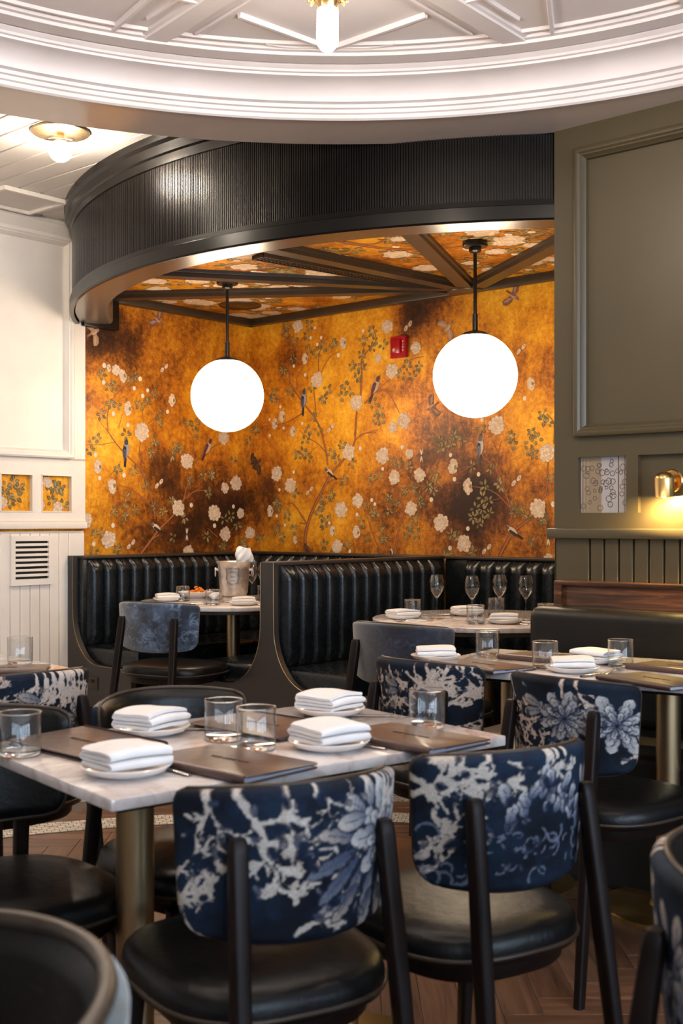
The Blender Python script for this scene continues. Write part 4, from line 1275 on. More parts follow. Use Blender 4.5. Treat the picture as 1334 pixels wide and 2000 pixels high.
for a in ((853, 1209, 'first of the four, standing apart'), (922, 1213, 'second of the four, behind a tumbler'), (976, 1209, 'third of the four, behind a tumbler'), (1027, 1212, 'last of the four, nearest the green wall'),
          (492, 1172, 'directly beside the ice bucket handle'), (514, 1171, 'in front of a tumbler near the divider')):
    wine(*a)

def menu_meshes(spine):
    """closed folder: long axis x, spine on +y or -y"""
    lx, wy = 0.145, 0.098
    def sheet(z0, z1, inset):
        r = 0.012; pts = []
        for cx, cy, s0 in ((lx - r, wy - r, 0), (-lx + r, wy - r, 1), (-lx + r, -wy + r, 2), (lx - r, -wy + r, 3)):
            for i in range(5):
                a = PI / 2 * (s0 + i / 4); pts.append((cx + r * math.cos(a), cy + r * math.sin(a)))
        rings = []
        for z, k in ((z0, 0.995), (z0 + 0.0006, 1.0), (z1 - 0.0006, 1.0), (z1, 0.995)): rings.append([(x * k - 0, y * k, z) for x, y in pts])
        return rings
    c = MB()
    c.loft(sheet(0.0, 0.003, 0), True, True)
    rings = sheet(0.0072, 0.0100, 0)
    c.loft([[(x, y, z + 0.0047 * max(0.0, 0.5 + 0.5 * spine * y / wy) ** 0.7) for x, y, z in r] for r in rings], True, True)
    c.loft([[(x, spine * (wy - 0.003 + 0.0085 * math.sin(a)), 0.0088 - 0.0088 * math.cos(a)) for a in [PI * i / 8 for i in range(9)]] + [(x, spine * (wy - 0.003 + 0.0055 * math.sin(a)), 0.0088 - 0.0060 * math.cos(a)) for a in [PI * i / 8 for i in range(8, -1, -1)]] for x in (-lx + 0.002, -lx / 2, 0, lx / 2, lx - 0.002)], True, True)
    cov = c.mesh('cover', sharp=40); cov.materials.append(M['menu_leather'])
    p = MB()
    for i in range(4):
        z = 0.0032 + i * 0.0010
        p.rbox(-lx + 0.006, lx - 0.006, -wy + (0.016 if spine > 0 else 0.004), wy - (0.016 if spine < 0 else 0.004), z, z + 0.0007, 0.0002, 1)
    for i in range(3):
        z = 0.0072 + i * 0.0011
        yc0, yc1 = (0.045, wy - 0.004) if spine > 0 else (-wy + 0.004, -0.045)
        p.rbox(-lx + 0.007, lx - 0.007, yc0, yc1, z, z + 0.0007, 0.0002, 1)
    pg = p.mesh('pages', sharp=40); pg.materials.append(M['paper'])
    # embossed line of flowing script across the cover
    s = MB(); rs = random.Random(4)
    x = -0.052
    for w in range(3):
        pts = []
        n = 26
        for i in range(n):
            t_ = i / (n - 1)
            pts.append((x + 0.030 * t_ + 0.0016 * math.sin(t_ * 32), 0.0030 * math.sin(t_ * 32 + 1.2) * (0.6 + 0.9 * abs(math.sin(t_ * 7 + w))), 0))
        x += 0.036
        s.tube([(a, b, 0.0131 + 0.0024 * spine * b / 0.098) for a, b, _ in pts], 0.0007, 5)
    sm = s.mesh('script_line', sharp=60); sm.materials.append(M['print_dark'])
    return cov, pg, sm
MENUS = {1: menu_meshes(1), -1: menu_meshes(-1)}
def menu(pos, ang, spine, label, flip=False):
    t = thing('menu', label, 'menu', (pos[0], pos[1], 0.7504), ang, 'brown leather menus')
    c, p, s = MENUS[spine]
    put('cover', c, t); put('pages', p, t); put('script_line', s, t)
D = math.radians
menu((-0.532, 2.44), D(-43), 1, 'largest-looking closed brown menu, at the outer corner of the front table')
menu((-0.214, 2.252), D(-41.5), -1, 'closed brown menu between the knife and the near edge of the front table')
menu((-0.178, 2.650), D(-42), 1, 'closed brown menu behind the pair of tumblers')
menu((0.148, 2.510), D(-46), -1, 'thick brown menu at the end of the front table, reflecting the light')
menu((0.455, 3.757), D(-52), -1, 'menu on the bench table shining pale under the lamps')
menu((0.705, 3.985), D(-40), -1, 'menu on the bench table half hidden behind the pale-lit one')
menu((0.915, 3.405), D(-58), -1, 'menu on the bench table glowing gold under the wall sconce')
menu((1.075, 3.700), D(-44), -1, 'menu on the bench table behind the gold-lit one')
menu((-1.065, 3.66), D(8), -1, 'menu on the table by the white boarded wall')

def cutlery_meshes():
    k = MB()
    st = [(0.0, 0.0060, 0.0032), (0.004, 0.0075, 0.004), (0.03, 0.0068, 0.0036), (0.085, 0.0050, 0.0028), (0.095, 0.0045, 0.0026)]
    k.loft([[(x, w * math.cos(a), 0.004 + h * math.sin(a)) for a in [2 * PI * i / 12 for i in range(12)]] for x, w, h in st], True, True)
    kh = k.mesh('handle', sharp=50); kh.materials.append(M['steel'])
    b = MB().loft([[(x, -0.004 - 0.0, 0.0035), (x, w, 0.0030), (x, w, 0.0042), (x, -0.004, 0.0048)] for x, w in ((0.092, 0.004), (0.105, 0.010), (0.16, 0.011), (0.195, 0.008), (0.212, -0.002))], True, True).mesh('blade', sharp=30); b.materials.append(M['steel'])
    f = MB().loft([[(x, w * math.cos(a), z + h * math.sin(a)) for a in [2 * PI * i / 10 for i in range(10)]] for x, w, h, z in ((0.0, 0.006, 0.0015, 0.003), (0.004, 0.0085, 0.0018, 0.003), (0.05, 0.006, 0.002, 0.004), (0.10, 0.0032, 0.002, 0.008), (0.13, 0.0035, 0.002, 0.008), (0.142, 0.010, 0.0016, 0.005), (0.155, 0.0115, 0.0014, 0.004))], True, True).mesh('fork_handle', sharp=50); f.materials.append(M['steel'])
    tn = MB()
    for i in range(4):
        y = -0.009 + 0.006 * i
        tn.tube([(0.153, y, 0.004), (0.175, y, 0.0032), (0.195, y * 0.95, 0.006)], [0.0017, 0.0015, 0.0008], 6)
    tn = tn.mesh('fork_tines', sharp=50); tn.materials.append(M['steel'])
    return kh, b, f, tn
KH, KB, FH, FT = cutlery_meshes()
def knife(pos, ang, where):
    t = thing('table_knife', 'polished steel table knife, ' + where, 'knife', (pos[0], pos[1], 0.7505), ang, 'table knives')
    put('handle', KH, t); put('blade', KB, t)
def fork(pos, ang, where):
    t = thing('table_fork', 'polished steel table fork, ' + where, 'fork', (pos[0], pos[1], 0.7505), ang, 'table forks')
    put('fork_handle', FH, t); put('fork_tines', FT, t)
aN = A1_ + PI / 2
knife(T(389, 1512), aN + 0.08, 'handle end beside the nearest napkin'); fork(T(372, 1517), aN + 0.14, 'beside the knife of the nearest napkin')
knife(T(767, 1461), aN + 0.30, 'handle end beside the napkin at the near edge'); fork(T(755, 1465), aN + 0.34, 'beside the knife at the near edge of the front table')
knife(T(245, 1425), A1_ - 0.75, 'tip showing from under the napkin by the big menu')
knife(T(603, 1400), A1_ - 0.70, 'under the farthest napkin of the front table')
fork(T(1180, 1319), D(60), 'tines beside the gold-lit menu'); knife(T(1135, 1324), D(40), 'under the nearest napkin of the bench table')
knife(T(895, 1297), D(70), 'beside the pale-lit menu of the bench table')
knife(T(1095, 1288), D(-10), 'between the tumblers and the bench')
knife(T(880, 1202), D(175), 'near the first stemmed glass'); fork(T(845, 1213), D(200), 'beside the first stemmed glass foot')
knife(T(1045, 1218), D(160), 'by the last stemmed glass'); fork(T(1033, 1221), D(150), 'by the last stemmed glass, nearest the edge')
knife(T(525, 1183), D(165), 'beside the napkin before the bucket'); fork(T(350, 1182), D(20), 'beside the napkin behind the velvet chair')

# ---- ice bucket with a wrapped bottle, dish of food
bx, by = T(457, 1175)
bk_ = thing('ice_bucket', 'pewter ice bucket with ring handles and a shield emblem on a round stand', 'bucket', (bx, by, 0.7502), face_rot(-bx * -1, by * -1) + PI)
bk_.rotation_euler = (0, 0, 0)
MB().lathe([(0.001, 0.0), (0.078, 0.0), (0.080, 0.004), (0.077, 0.010), (0.079, 0.014), (0.076, 0.022), (0.077, 0.026), (0.070, 0.031), (0.001, 0.031)], 48).build('stand', M['pewter'], bk_)
MB().lathe([(0.001, 0.033), (0.066, 0.033), (0.075, 0.038), (0.080, 0.055), (0.086, 0.12), (0.0915, 0.19), (0.097, 0.222), (0.106, 0.230), (0.107, 0.234), (0.104, 0.2355), (0.094, 0.228), (0.089, 0.19), (0.083, 0.12), (0.076, 0.055), (0.070, 0.042), (0.001, 0.040)], 64).build('body', M['pewter'], bk_, sharp=50)
for s_ in (-1, 1):
    h = MB().tube([(s_ * 0.088, 0, 0.185), (s_ * 0.107, 0, 0.190)], [0.010, 0.006], 12).tube([(s_ * 0.104, 0, 0.19), (s_ * 0.112, 0, 0.192)], [0.009, 0.009], 12).build('handle_boss', M['pewter'], bk_)
    MB().tube([(s_ * 0.1085 + 0.003 * s_ * math.sin(a), 0.017 * math.sin(a), 0.170 + 0.022 * math.cos(a)) for a in [2 * PI * i / 24 for i in range(25)]], 0.0032, 8, False).build('ring', M['pewter'], h)
def on_bucket(x, z): 
    r = 0.0868 + (z - 0.12) * 0.068 + 0.0006
    return (r * math.sin(x / r), -r * math.cos(x / r), z)
sh = [(-0.040, 0.195), (-0.030, 0.200), (-0.012, 0.195), (0.0, 0.203), (0.012, 0.195), (0.030, 0.200), (0.040, 0.195), (0.036, 0.170), (0.040, 0.140), (0.030, 0.112), (0.0, 0.098), (-0.030, 0.112), (-0.040, 0.140), (-0.036, 0.170), (-0.040, 0.195)]
em = MB()
def dens(p, n=6):
    out = []
    for a, b in zip(p[:-1], p[1:]):
        out += [(a[0] + (b[0] - a[0]) * i / n, a[1] + (b[1] - a[1]) * i / n) for i in range(n)]
    return out + [p[-1]]
em.tube([on_bucket(*q) for q in dens(sh)], 0.0009, 6)
em.tube([on_bucket(x * 0.86, 0.15 + (z - 0.15) * 0.88) for x, z in dens(sh)], 0.0006, 6)
for z, w in ((0.176, 0.020), (0.152, 0.012), (0.143, 0.012), (0.126, 0.018)):
    em.tube([on_bucket(x, z + 0.0012 * math.sin(x * 900)) for x in np.linspace(-w, w, 30)], 0.0009, 5)
emb = em.build('shield_emblem', M['black_metal'], bk_)
emb['label'] = 'dark engraved shield outline'
# bottle leaning in the bucket, wrapped in a napkin
bt = thing('wine_bottle', 'dark bottle leaning in the ice bucket, neck wrapped in white cloth', 'bottle', (bx + 0.010, by, 0.795), 0)
bt.rotation_euler = (0.05, 0.20, 0)
MB().lathe([(0.001, 0.0), (0.036, 0.0), (0.038, 0.004), (0.038, 0.16), (0.034, 0.185), (0.018, 0.215), (0.0145, 0.235), (0.0145, 0.275), (0.016, 0.277), (0.016, 0.289), (0.001, 0.290)], 32).build('bottle_body', M['black_metal'], bt)
MB().lathe([(0.0158, 0.268), (0.0165, 0.272), (0.0165, 0.291), (0.001, 0.2925)], 24).build('cork_top', M['base_brass'], bt)
rs = random.Random(5)
cp = []
for i in range(25):
    z = 0.165 + 0.115 * i / 24; row = []
    for j in range(36):
        a = 2 * PI * j / 36
        r = 0.016 + 0.030 * math.sin(PI * (0.12 + 0.80 * (1 - i / 24))) ** 0.8 + 0.006 * math.sin(3 * a + i * 0.22) + 0.004 * math.sin(7 * a - i * 0.4) * (1 - 0.5 * i / 24) + (0.012 * max(0, math.cos(a - 0.4)) * math.sin(PI * i / 24))
        row.append((r * math.cos(a), r * math.sin(a), z + 0.010 * math.sin(2 * a + 1) * (1 - i / 24)))
    cp.append(row)
cw = thing('wrapping_napkin', 'crumpled white napkin wrapped round the bottle neck in the ice bucket', 'napkin', bt.location, 0)
cw.rotation_euler = bt.rotation_euler
MB().loft(cp, True, False).build('cloth', M['napkin_cloth'], cw, sharp=0)
dx_, dy_ = T(382, 1168)
dish = put('serving_dish', MB().lathe([(0.001, 0.0), (0.055, 0.0), (0.058, 0.006), (0.085, 0.018), (0.105, 0.036), (0.108, 0.038), (0.105, 0.040), (0.085, 0.024), (0.055, 0.014), (0.001, 0.012)], 48).mesh('serving_dish', 40)); dish.data.materials.append(M['ceramic'])
dish.location = (dx_, dy_, 0.7502); tag(dish, 'shallow white serving dish holding orange fried food', 'dish')
fd = MB(); rs = random.Random(2)
for i in range(46):
    a = rs.uniform(0, 6.28); r = 0.062 * math.sqrt(rs.random()); h = 0.018 + rs.random() * 0.055 * (1 - r / 0.075)
    p = Vector((r * math.cos(a), r * math.sin(a), h)); d = Vector((rs.uniform(-1, 1), rs.uniform(-1, 1), rs.uniform(-0.5, 0.8))).normalized() * 0.014
    fd.tube([p - d, p - d * 0.5 + Vector((0, 0, 0.003)), p + d * 0.5 + Vector((0, 0, 0.003)), p + d], [0.003, 0.0075, 0.007, 0.0035], 7)
food = fd.build('fried_food', M['food_orange'], kind='stuff'); food.location = (dx_ + 0.012, dy_, 0.7502)
tag(food, 'heap of crisp orange fried pieces in the white dish', 'food')
cn = MB(); rows_ = []
for i in range(14):
    t_ = i / 13; row = []
    for j in range(20):
        a = 2 * PI * j / 20
        r = 0.038 * math.sin(PI * (0.04 + 0.92 * t_)) ** 0.6 * (1 + 0.18 * math.sin(3 * a + 4 * t_) + 0.1 * math.sin(5 * a - 7 * t_))
        row.append((r * math.cos(a) * 1.2, r * math.sin(a), 0.045 * t_ + 0.0005))
    rows_.append(row)
x_, y_ = T(424, 1172)
cr = cn.loft(rows_, True, True).build('crumpled_napkin', M['napkin_cloth'], sharp=0); cr.location = (x_ - 0.005, y_ + 0.02, 0.7504)
tag(cr, 'crumpled used white napkin between the dish and the ice bucket', 'napkin')

# ================================================================== LAMPS
GR = 0.213
def pendant(px, py, label):
    # globe centre seen at px,py under the ceiling canopy
    zc = 1.957
    d = (zc - HC) * F / (HY - py); x = (px - 667) / F * d
    t = thing('globe_pendant', label, 'lamp', (x, d, 2.635), 0, 'opal globe pendants')
    h = 2.635
    MB().lathe([(0.001, 0.0), (0.062, 0.0), (0.064, -0.006), (0.064, -0.022), (0.060, -0.028), (0.032, -0.030), (0.032, -0.050), (0.022, -0.058), (0.010, -0.060), (0.001, -0.060)], 40).build('canopy', M['black_metal'], t)
    top = zc + GR - h
    MB().lathe([(0.001, -0.05), (0.009, -0.05), (0.009, top + 0.10), (0.014, top + 0.098), (0.014, top + 0.008), (0.001, top + 0.008)], 20).build('rod', M['black_metal'], t)
    MB().lathe([(0.001, top + 0.016), (0.020, top + 0.014), (0.055, top + 0.004), (0.075, top - 0.010), (0.074, top - 0.014)], 40).build('cap', M['black_metal'], t)
    g = [(max(0.001, GR * math.sin(PI * i / 32)), zc - h + GR * math.cos(PI * i / 32)) for i in range(2, 33)]
    MB().lathe(g, 64).build('globe', M['globe_glow'], t, sharp=0)
pendant(444, 772.5, 'glowing opal globe pendant over the ice-bucket booth')
pendant(928, 733.5, 'glowing opal globe pendant over the booth with stemmed glasses')
t = NT('ring_glow'); t.b.inputs['Emission Color'].default_value = (1.0, 0.86, 0.72, 1); t.b.inputs['Emission Strength'].default_value = RING_W / (PI * 0.026); M['ring_glow'] = t.m
t = NT('plank_glow'); t.b.inputs['Emission Color'].default_value = (1.0, 0.86, 0.70, 1); t.b.inputs['Emission Strength'].default_value = PLANK_W / (PI * 0.045); M['plank_glow'] = t.m
for i, (x, y) in enumerate(lamps_ring):
    if i == 0: lab = 'brass fitting with a bright frosted capsule hanging from the coffered round ceiling'
    else: lab = 'capsule lamp of the round ceiling outside the photo, number %s anticlockwise from the visible one' % ('zero', 'one', 'two', 'three', 'four', 'five')[i]
    l = thing('ceiling_lamp', lab, 'lamp', (x, y, 2.93), 0, 'capsule lamps of the round ceiling')
    MB().lathe([(0.001, 0.0), (0.075, 0.0), (0.078, -0.008), (0.070, -0.016), (0.030, -0.022), (0.018, -0.05), (0.018, -0.19), (0.001, -0.19)], 40).build('stem', M['brass'], l)
    MB().lathe([(0.001, -0.185), (0.050, -0.185), (0.056, -0.192), (0.056, -0.206), (0.048, -0.212), (0.040, -0.212), (0.030, -0.228), (0.026, -0.245), (0.001, -0.245)], 32).build('collar', M['brass'], l)
    c = MB()
    for k in range(12):
        a = 2 * PI * k / 12
        c.tube([(0.050 * math.cos(a), 0.050 * math.sin(a), -0.205), (0.056 * math.cos(a), 0.056 * math.sin(a), -0.222)], [0.007, 0.004], 8)
    c.build('collar_beading', M['brass'], l)
    MB().lathe([(0.001, -0.236), (0.022, -0.238), (0.030, -0.248), (0.031, -0.33), (0.028, -0.345), (0.018, -0.358), (0.001, -0.362)], 32).build('glass_capsule', M['ring_glow'], l, sharp=0)
px_, py_ = hit_z(118, 256, 3.0)
l = thing('flush_lamp', 'brass disc ceiling light with a small bright globe on the boarded ceiling', 'lamp', (px_, py_, 3.0), 0)
MB().lathe([(0.001, 0.0), (0.130, 0.0), (0.133, -0.004), (0.130, -0.010), (0.001, -0.012)], 48).build('disc', M['brushed_brass'], l)
MB().lathe([(0.001, -0.01), (0.016, -0.012), (0.016, -0.040), (0.028, -0.044), (0.028, -0.050), (0.001, -0.050)], 24).build('holder', M['brass'], l)
MB().lathe([(0.020, -0.034), (0.070, -0.040), (0.086, -0.052), (0.088, -0.060), (0.086, -0.060), (0.068, -0.044), (0.020, -0.038)], 48).build('glass_shade', M['thin_glass'], l)
MB().lathe([(max(0.001, 0.052 * math.sin(PI * i / 20)), -0.093 + 0.047 * math.cos(PI * i / 20)) for i in range(21)], 32).build('globe', M['plank_glow'], l, sharp=0)
# second lamp of the same ceiling, out of view, lights the wall further along
for (uu, vv) in ((1.28, -3.65),):
    p = LW(uu, vv, 3.0)
    l2 = dup(l, p, 0.4, 'brass disc ceiling light further along the boarded ceiling, outside the photo')
# sconce on the green wall
su, sz = gu(1309.5), gz(1309.5, 939)
s = thing('wall_sconce', 'small brass dome sconce shining down the green panelling', 'lamp', LW(su, VG + 0.02, sz), TH)
Mp = Matrix.Rotation(PI / 2, 4, 'X')
MB().lathe([(0.001, 0.0), (0.043, 0.0), (0.043, 0.006), (0.039, 0.010), (0.036, 0.007), (0.001, 0.007)], 40, Mp).build('backplate', M['brass'], s)
MB().tube([(0, 0, 0.0), (0, -0.045, 0.0)], 0.010, 14).build('arm', M['brass'], s)
Md = Matrix.Translation((0, -0.072, 0.0)) @ Matrix.Rotation(0.06, 4, 'X')
dome = []
for i in range(9):
    a = PI / 2 * i / 8; dome.append((max(0.001, 0.036 * math.sin(a)), 0.006 + 0.026 * math.cos(a)))
dome += [(0.036, -0.058), (0.0372, -0.060), (0.0345, -0.060)] + [(max(0.001, 0.0335 * math.sin(PI / 2 * (8 - i) / 8)), 0.004 + 0.024 * math.cos(PI / 2 * (8 - i) / 8)) for i in range(9)]
MB().lathe(dome, 40, Md).build('dome', M['brass'], s, sharp=50)
t = NT('sconce_glow'); t.b.inputs['Emission Color'].default_value = (1.0, 0.70, 0.24, 1); t.b.inputs['Emission Strength'].default_value = SCONCE_W / (PI * 0.0053); M['sconce_glow'] = t.m
MB().lathe([(max(0.001, 0.018 * math.sin(PI * i / 14)), -0.042 + 0.020 * math.cos(PI * i / 14)) for i in range(15)], 24, Md).build('bulb', M['sconce_glow'], s, sharp=0)

# ================================================================== WALL AND CEILING FITTINGS
va, vb_ = left_v(97), left_v(15.5)
za, zb = hit_plane_u(56, 1142.5, 0)[1], hit_plane_u(56, 1046.5, 0)[1]
g = thing('vent_grille', 'cream wall vent grille with eight dark slots on the white boards', 'vent', (O[0], O[1], 0), TH)
H_ = zb - za; W_ = va - vb_
q = MB()
ml, mb_, mt = 0.10 * W_, 0.125 * H_, 0.105 * H_
q.box(0.016, 0.034, vb_, vb_ + ml, za, zb).box(0.016, 0.034, va - ml, va, za, zb).box(0.016, 0.034, vb_ + ml, va - ml, za, za + mb_).box(0.016, 0.034, vb_ + ml, va - ml, zb - mt, zb)
q.build('frame', wp, g)
MB().box(0.0155, 0.0175, vb_ + ml, va - ml, za + mb_, zb - mt).build('back', M['void_black'], g)
ih = H_ - mb_ - mt
slotw = ih / (8 + 7 * 1.12)
for i in range(7):
    z_ = za + mb_ + slotw * (i + 1) + slotw * 1.12 * i
    MB().rbox(0.017, 0.032, vb_ + ml, va - ml, z_, z_ + slotw * 1.12, 0.002, 1).build('slat', wp, g)
# fire alarm
au, az = hit_plane_v(782, 678.5, 0.0)
f = thing('fire_alarm', 'red fire alarm strobe on the gold floral wall', 'alarm', LW(au, -0.001, az), TH)
MB().loft([[(-0.060 * k, y, -0.068 * k), (0.060 * k, y, -0.068 * k), (0.060 * k, y, 0.068 * k), (-0.060 * k, y, 0.068 * k)] for k, y in ((1, 0.0), (1, -0.022), (0.98, -0.026))], True, True).build('housing', M['red_plastic'], f, sharp=30)
MB().rbox(-0.040, 0.026, -0.040, -0.024, -0.042, 0.048, 0.006).build('raised_face', M['red_plastic'], f)
def text(name, body, size, mat, parent, loc, rot=(PI / 2, 0, 0), depth=0.0008):
    cu = bpy.data.curves.new(name, 'FONT'); cu.body = body; cu.size = size; cu.extrude = depth
    cu.align_x = 'CENTER'; cu.align_y = 'CENTER'
    o = bpy.data.objects.new(name + '_c', cu); COL.objects.link(o)
    bpy.context.view_layer.update()
    me = bpy.data.meshes.new_from_object(o.evaluated_get(bpy.context.evaluated_depsgraph_get()))
    bpy.data.objects.remove(o)
    me.materials.clear(); me.materials.append(mat)
    r = put(name, me, parent); r.location = loc; r.rotation_euler = rot
    return r
for i, ch in enumerate('FIRE'):
    text('letter', ch, 0.018, M['print_white'], f, (0.042, -0.0275, 0.030 - 0.018 * i))
e = MB()
for k in range(8):
    a = 2 * PI * k / 8
    e.prism([(-0.021 + 0.004 * math.cos(a - 0.5), -0.020 + 0.004 * math.sin(a - 0.5)), (-0.021 + 0.014 * math.cos(a), -0.020 + 0.014 * math.sin(a)), (-0.021 + 0.004 * math.cos(a + 0.5), -0.020 + 0.004 * math.sin(a + 0.5))], 0.040, 0.0415, Matrix.Rotation(PI / 2, 4, 'X'))
e.build('strobe_emblem', M['print_white'], f)
# linear vent between the ribs of the booth ceiling
p0 = WL(*hit_z(503, 500, 2.625)); p1 = WL(*hit_z(815, 556, 2.625))
dvec = Vector((p1[0] - p0[0], p1[1] - p0[1])); L_ = dvec.length
vn = thing('ceiling_vent', 'long dark slotted air vent between the ribs of the gold booth ceiling', 'vent', LW(p0[0], p0[1], 2.612), TH + math.atan2(dvec.y, dvec.x))
q = MB().box(0, L_, -0.05, -0.042, 0, 0.024).box(0, L_, 0.042, 0.05, 0, 0.024).box(0, 0.008, -0.05, 0.05, 0, 0.024).box(L_ - 0.008, L_, -0.05, 0.05, 0, 0.024).box(0, L_, -0.016, -0.012, 0.002, 0.02).box(0, L_, 0.012, 0.016, 0.002, 0.02)
q.build('frame', M['trim_brown'], vn)
MB().box(0, L_, -0.045, 0.045, 0.020, 0.0235).build('back', M['void_black'], vn)
nb = 46
bars = MB()
for i in range(nb):
    x = L_ * (i + 0.5) / nb
    bars.box(x - 0.004, x + 0.004, -0.044, 0.044, 0.004, 0.016)
bars.build('bar_grid', M['trim_brown'], vn, kind='stuff')
x_, y_ = hit_z(469, 597, 2.63)
sp = thing('ceiling_speaker', 'flat round black speaker in the gold booth ceiling', 'speaker', (x_, y_, 2.636), 0)
MB().lathe([(0.001, -0.010), (0.125, -0.010), (0.135, -0.007), (0.138, 0.0), (0.001, 0.0)], 48).build('grille', M['black_metal'], sp)
MB().lathe([(0.126, -0.0115), (0.138, -0.009), (0.141, 0.0), (0.126, 0.0)], 48).build('rim', M['trim_brown'], sp)

# ================================================================== PRINTED DESIGN OF THE GOLD PAPER
class Print:
    """flat print: each mark a polygon a hair in front of the paper"""
    def __init__(s, to3d): s.mb = MB(); s.f = to3d; s.k = 0
    def poly(s, pts, col, lay):
        c = (sum(p[0] for p in pts) / len(pts), sum(p[1] for p in pts) / len(pts))
        vs = [s.f(c[0], c[1], lay)] + [s.f(x, y, lay) for x, y in pts]
        n = len(pts)
        s.mb.add(vs, [(0, 1 + i, 1 + (i + 1) % n) for i in range(n)], col)
    def ell(s, x, y, a, b, ang, col, lay, n=12, wob=0.0, r=None):
        ca, sa = math.cos(ang), math.sin(ang); pts = []
        for i in range(n):
            t_ = 2 * PI * i / n
            k = 1 + (wob * math.cos(7 * t_ + (r or 0)) if wob else 0)
            u, v = a * k * math.cos(t_), b * k * math.sin(t_)
            pts.append((x + u * ca - v * sa, y + u * sa + v * ca))
        s.poly(pts, col, lay)
    def leaf(s, x, y, L, w, ang, col, lay, vein=None):
        ca, sa = math.cos(ang), math.sin(ang)
        P = [(0, 0), (0.25, 0.75), (0.5, 1.0), (0.75, 0.7), (1, 0), (0.75, -0.7), (0.5, -1.0), (0.25, -0.75)]
        f = lambda k, lw: [(x + u * L * k * ca - v * w * lw * sa, y + u * L * k * sa + v * w * lw * ca) for u, v in P]
        s.poly(f(1.08, 1.25), LF_D, lay); s.poly(f(1.0, 0.95), col, lay + 0.3)
        if vein: s.line([(x, y), (x + L * 0.8 * ca, y + L * 0.8 * sa)], [w * 0.16, w * 0.05], vein, lay + 0.6)
    def line(s, pts, ws, col, lay):
        n = len(pts); L, R = [], []
        for i in range(n):
            a, b = pts[max(0, i - 1)], pts[min(n - 1, i + 1)]
            dx, dy = b[0] - a[0], b[1] - a[1]; l = math.hypot(dx, dy) or 1
            w = ws[i] if isinstance(ws, list) else ws
            L.append((pts[i][0] - dy / l * w, pts[i][1] + dx / l * w)); R.append((pts[i][0] + dy / l * w, pts[i][1] - dx / l * w))
        vs = [s.f(x, y, lay) for x, y in L] + [s.f(x, y, lay) for x, y in R]
        s.mb.add(vs, [(i, i + 1, n + i + 1, n + i) for i in range(n - 1)], col)
    def peony(s, x, y, r, rs, side=False, ang=0.0):
        ol = (0.42, 0.27, 0.17)
        fills = [(0.60, 0.46, 0.34), (0.68, 0.54, 0.41), (0.55, 0.40, 0.29), (0.64, 0.50, 0.37)]
        sx = 0.62 if side else 1.0
        ca, sa = math.cos(ang), math.sin(ang)
        def at(u, v): u *= sx; return (x + u * ca - v * sa, y + u * sa + v * ca)
        lay = 3.0 + rs.random() * 0.3
        for ring, (rr, pr, n) in enumerate(((0.78, 0.34, 11), (0.55, 0.30, 9), (0.32, 0.25, 6), (0.0, 0.24, 1))):
            s.ell(x, y, (rr + 0.12) * r * sx, (rr + 0.12) * r, ang, (0.56, 0.40, 0.28), lay, 18); lay += 0.15
            o_ = rs.uniform(0, 6.28)
            for i in range(n):
                a = o_ + 2 * PI * i / n + rs.uniform(-0.16, 0.16); q_ = rr * rs.uniform(0.84, 1.14)
                cx, cy = at(q_ * r * math.cos(a), q_ * r * math.sin(a))
                s.ell(cx, cy, pr * r * 1.0 * (sx + 1) / 2, pr * r * 0.86, a + ang, ol, lay, 10); 
                s.ell(cx - 0.03 * r * math.cos(a), cy - 0.03 * r * math.sin(a), pr * r * 0.9 * (sx + 1) / 2, pr * r * 0.77, a + ang, rs.choice(fills), lay + 0.06, 10)
                lay += 0.012
            lay += 0.1
        if side:
            cx, cy = at(0.8 * r, 0)
            for k in (-0.5, 0, 0.5): s.leaf(cx + 0.1 * r, cy, 0.42 * r, 0.13 * r, ang + PI + k, LF[3], lay)
    def bud(s, x, y, r, rs):
        s.ell(x, y, r * 1.12, r * 1.2, 0, (0.42, 0.27, 0.17), 2.5); s.ell(x, y, r * 0.95, r * 1.05, 0, (0.76, 0.63, 0.50), 2.7)
        s.ell(x + r * 0.25, y, r * 0.45, r * 0.9, 0.2, (0.66, 0.5, 0.38), 2.8)
    def cluster(s, x, y, n, R, rs):
        a0 = rs.uniform(0, 6.28)
        for i in range(n):
            a = a0 + 2 * PI * i / n + rs.uniform(-0.3, 0.3); d = R * rs.uniform(0.1, 0.45)
            L = R * rs.uniform(0.85, 1.2)
            s.leaf(x + d * math.cos(a), y + d * math.sin(a), L, L * 0.26, a + rs.uniform(-0.4, 0.4), rs.choice(LF), 1.2 + rs.random() * 0.4, (0.50, 0.40, 0.20) if rs.random() < 0.7 else None)
    def branch(s, pts, w0, w1):
        P = []
        for i in range(len(pts) - 1):
            p0, p1, p2, p3 = pts[max(0, i - 1)], pts[i], pts[i + 1], pts[min(len(pts) - 1, i + 2)]
            for k in range(6):
                t_ = k / 6
                P.append(tuple(0.5 * ((2 * p1[c]) + (-p0[c] + p2[c]) * t_ + (2 * p0[c] - 5 * p1[c] + 4 * p2[c] - p3[c]) * t_ ** 2 + (-p0[c] + 3 * p1[c] - 3 * p2[c] + p3[c]) * t_ ** 3) for c in (0, 1)))
        P.append(pts[-1]); n = len(P)
        ws = [(w0 + (w1 - w0) * i / (n - 1)) / 2 for i in range(n)]
        s.line(P, [w * 1.18 for w in ws], (0.12, 0.035, 0.012), 0.5)
        s.line(P, [w * 0.9 for w in ws], (0.26, 0.075, 0.026), 0.7)
        s.line([(x + w0 * 0.12, y) for x, y in P], [w * 0.28 for w in ws], (0.40, 0.15, 0.06), 0.9)
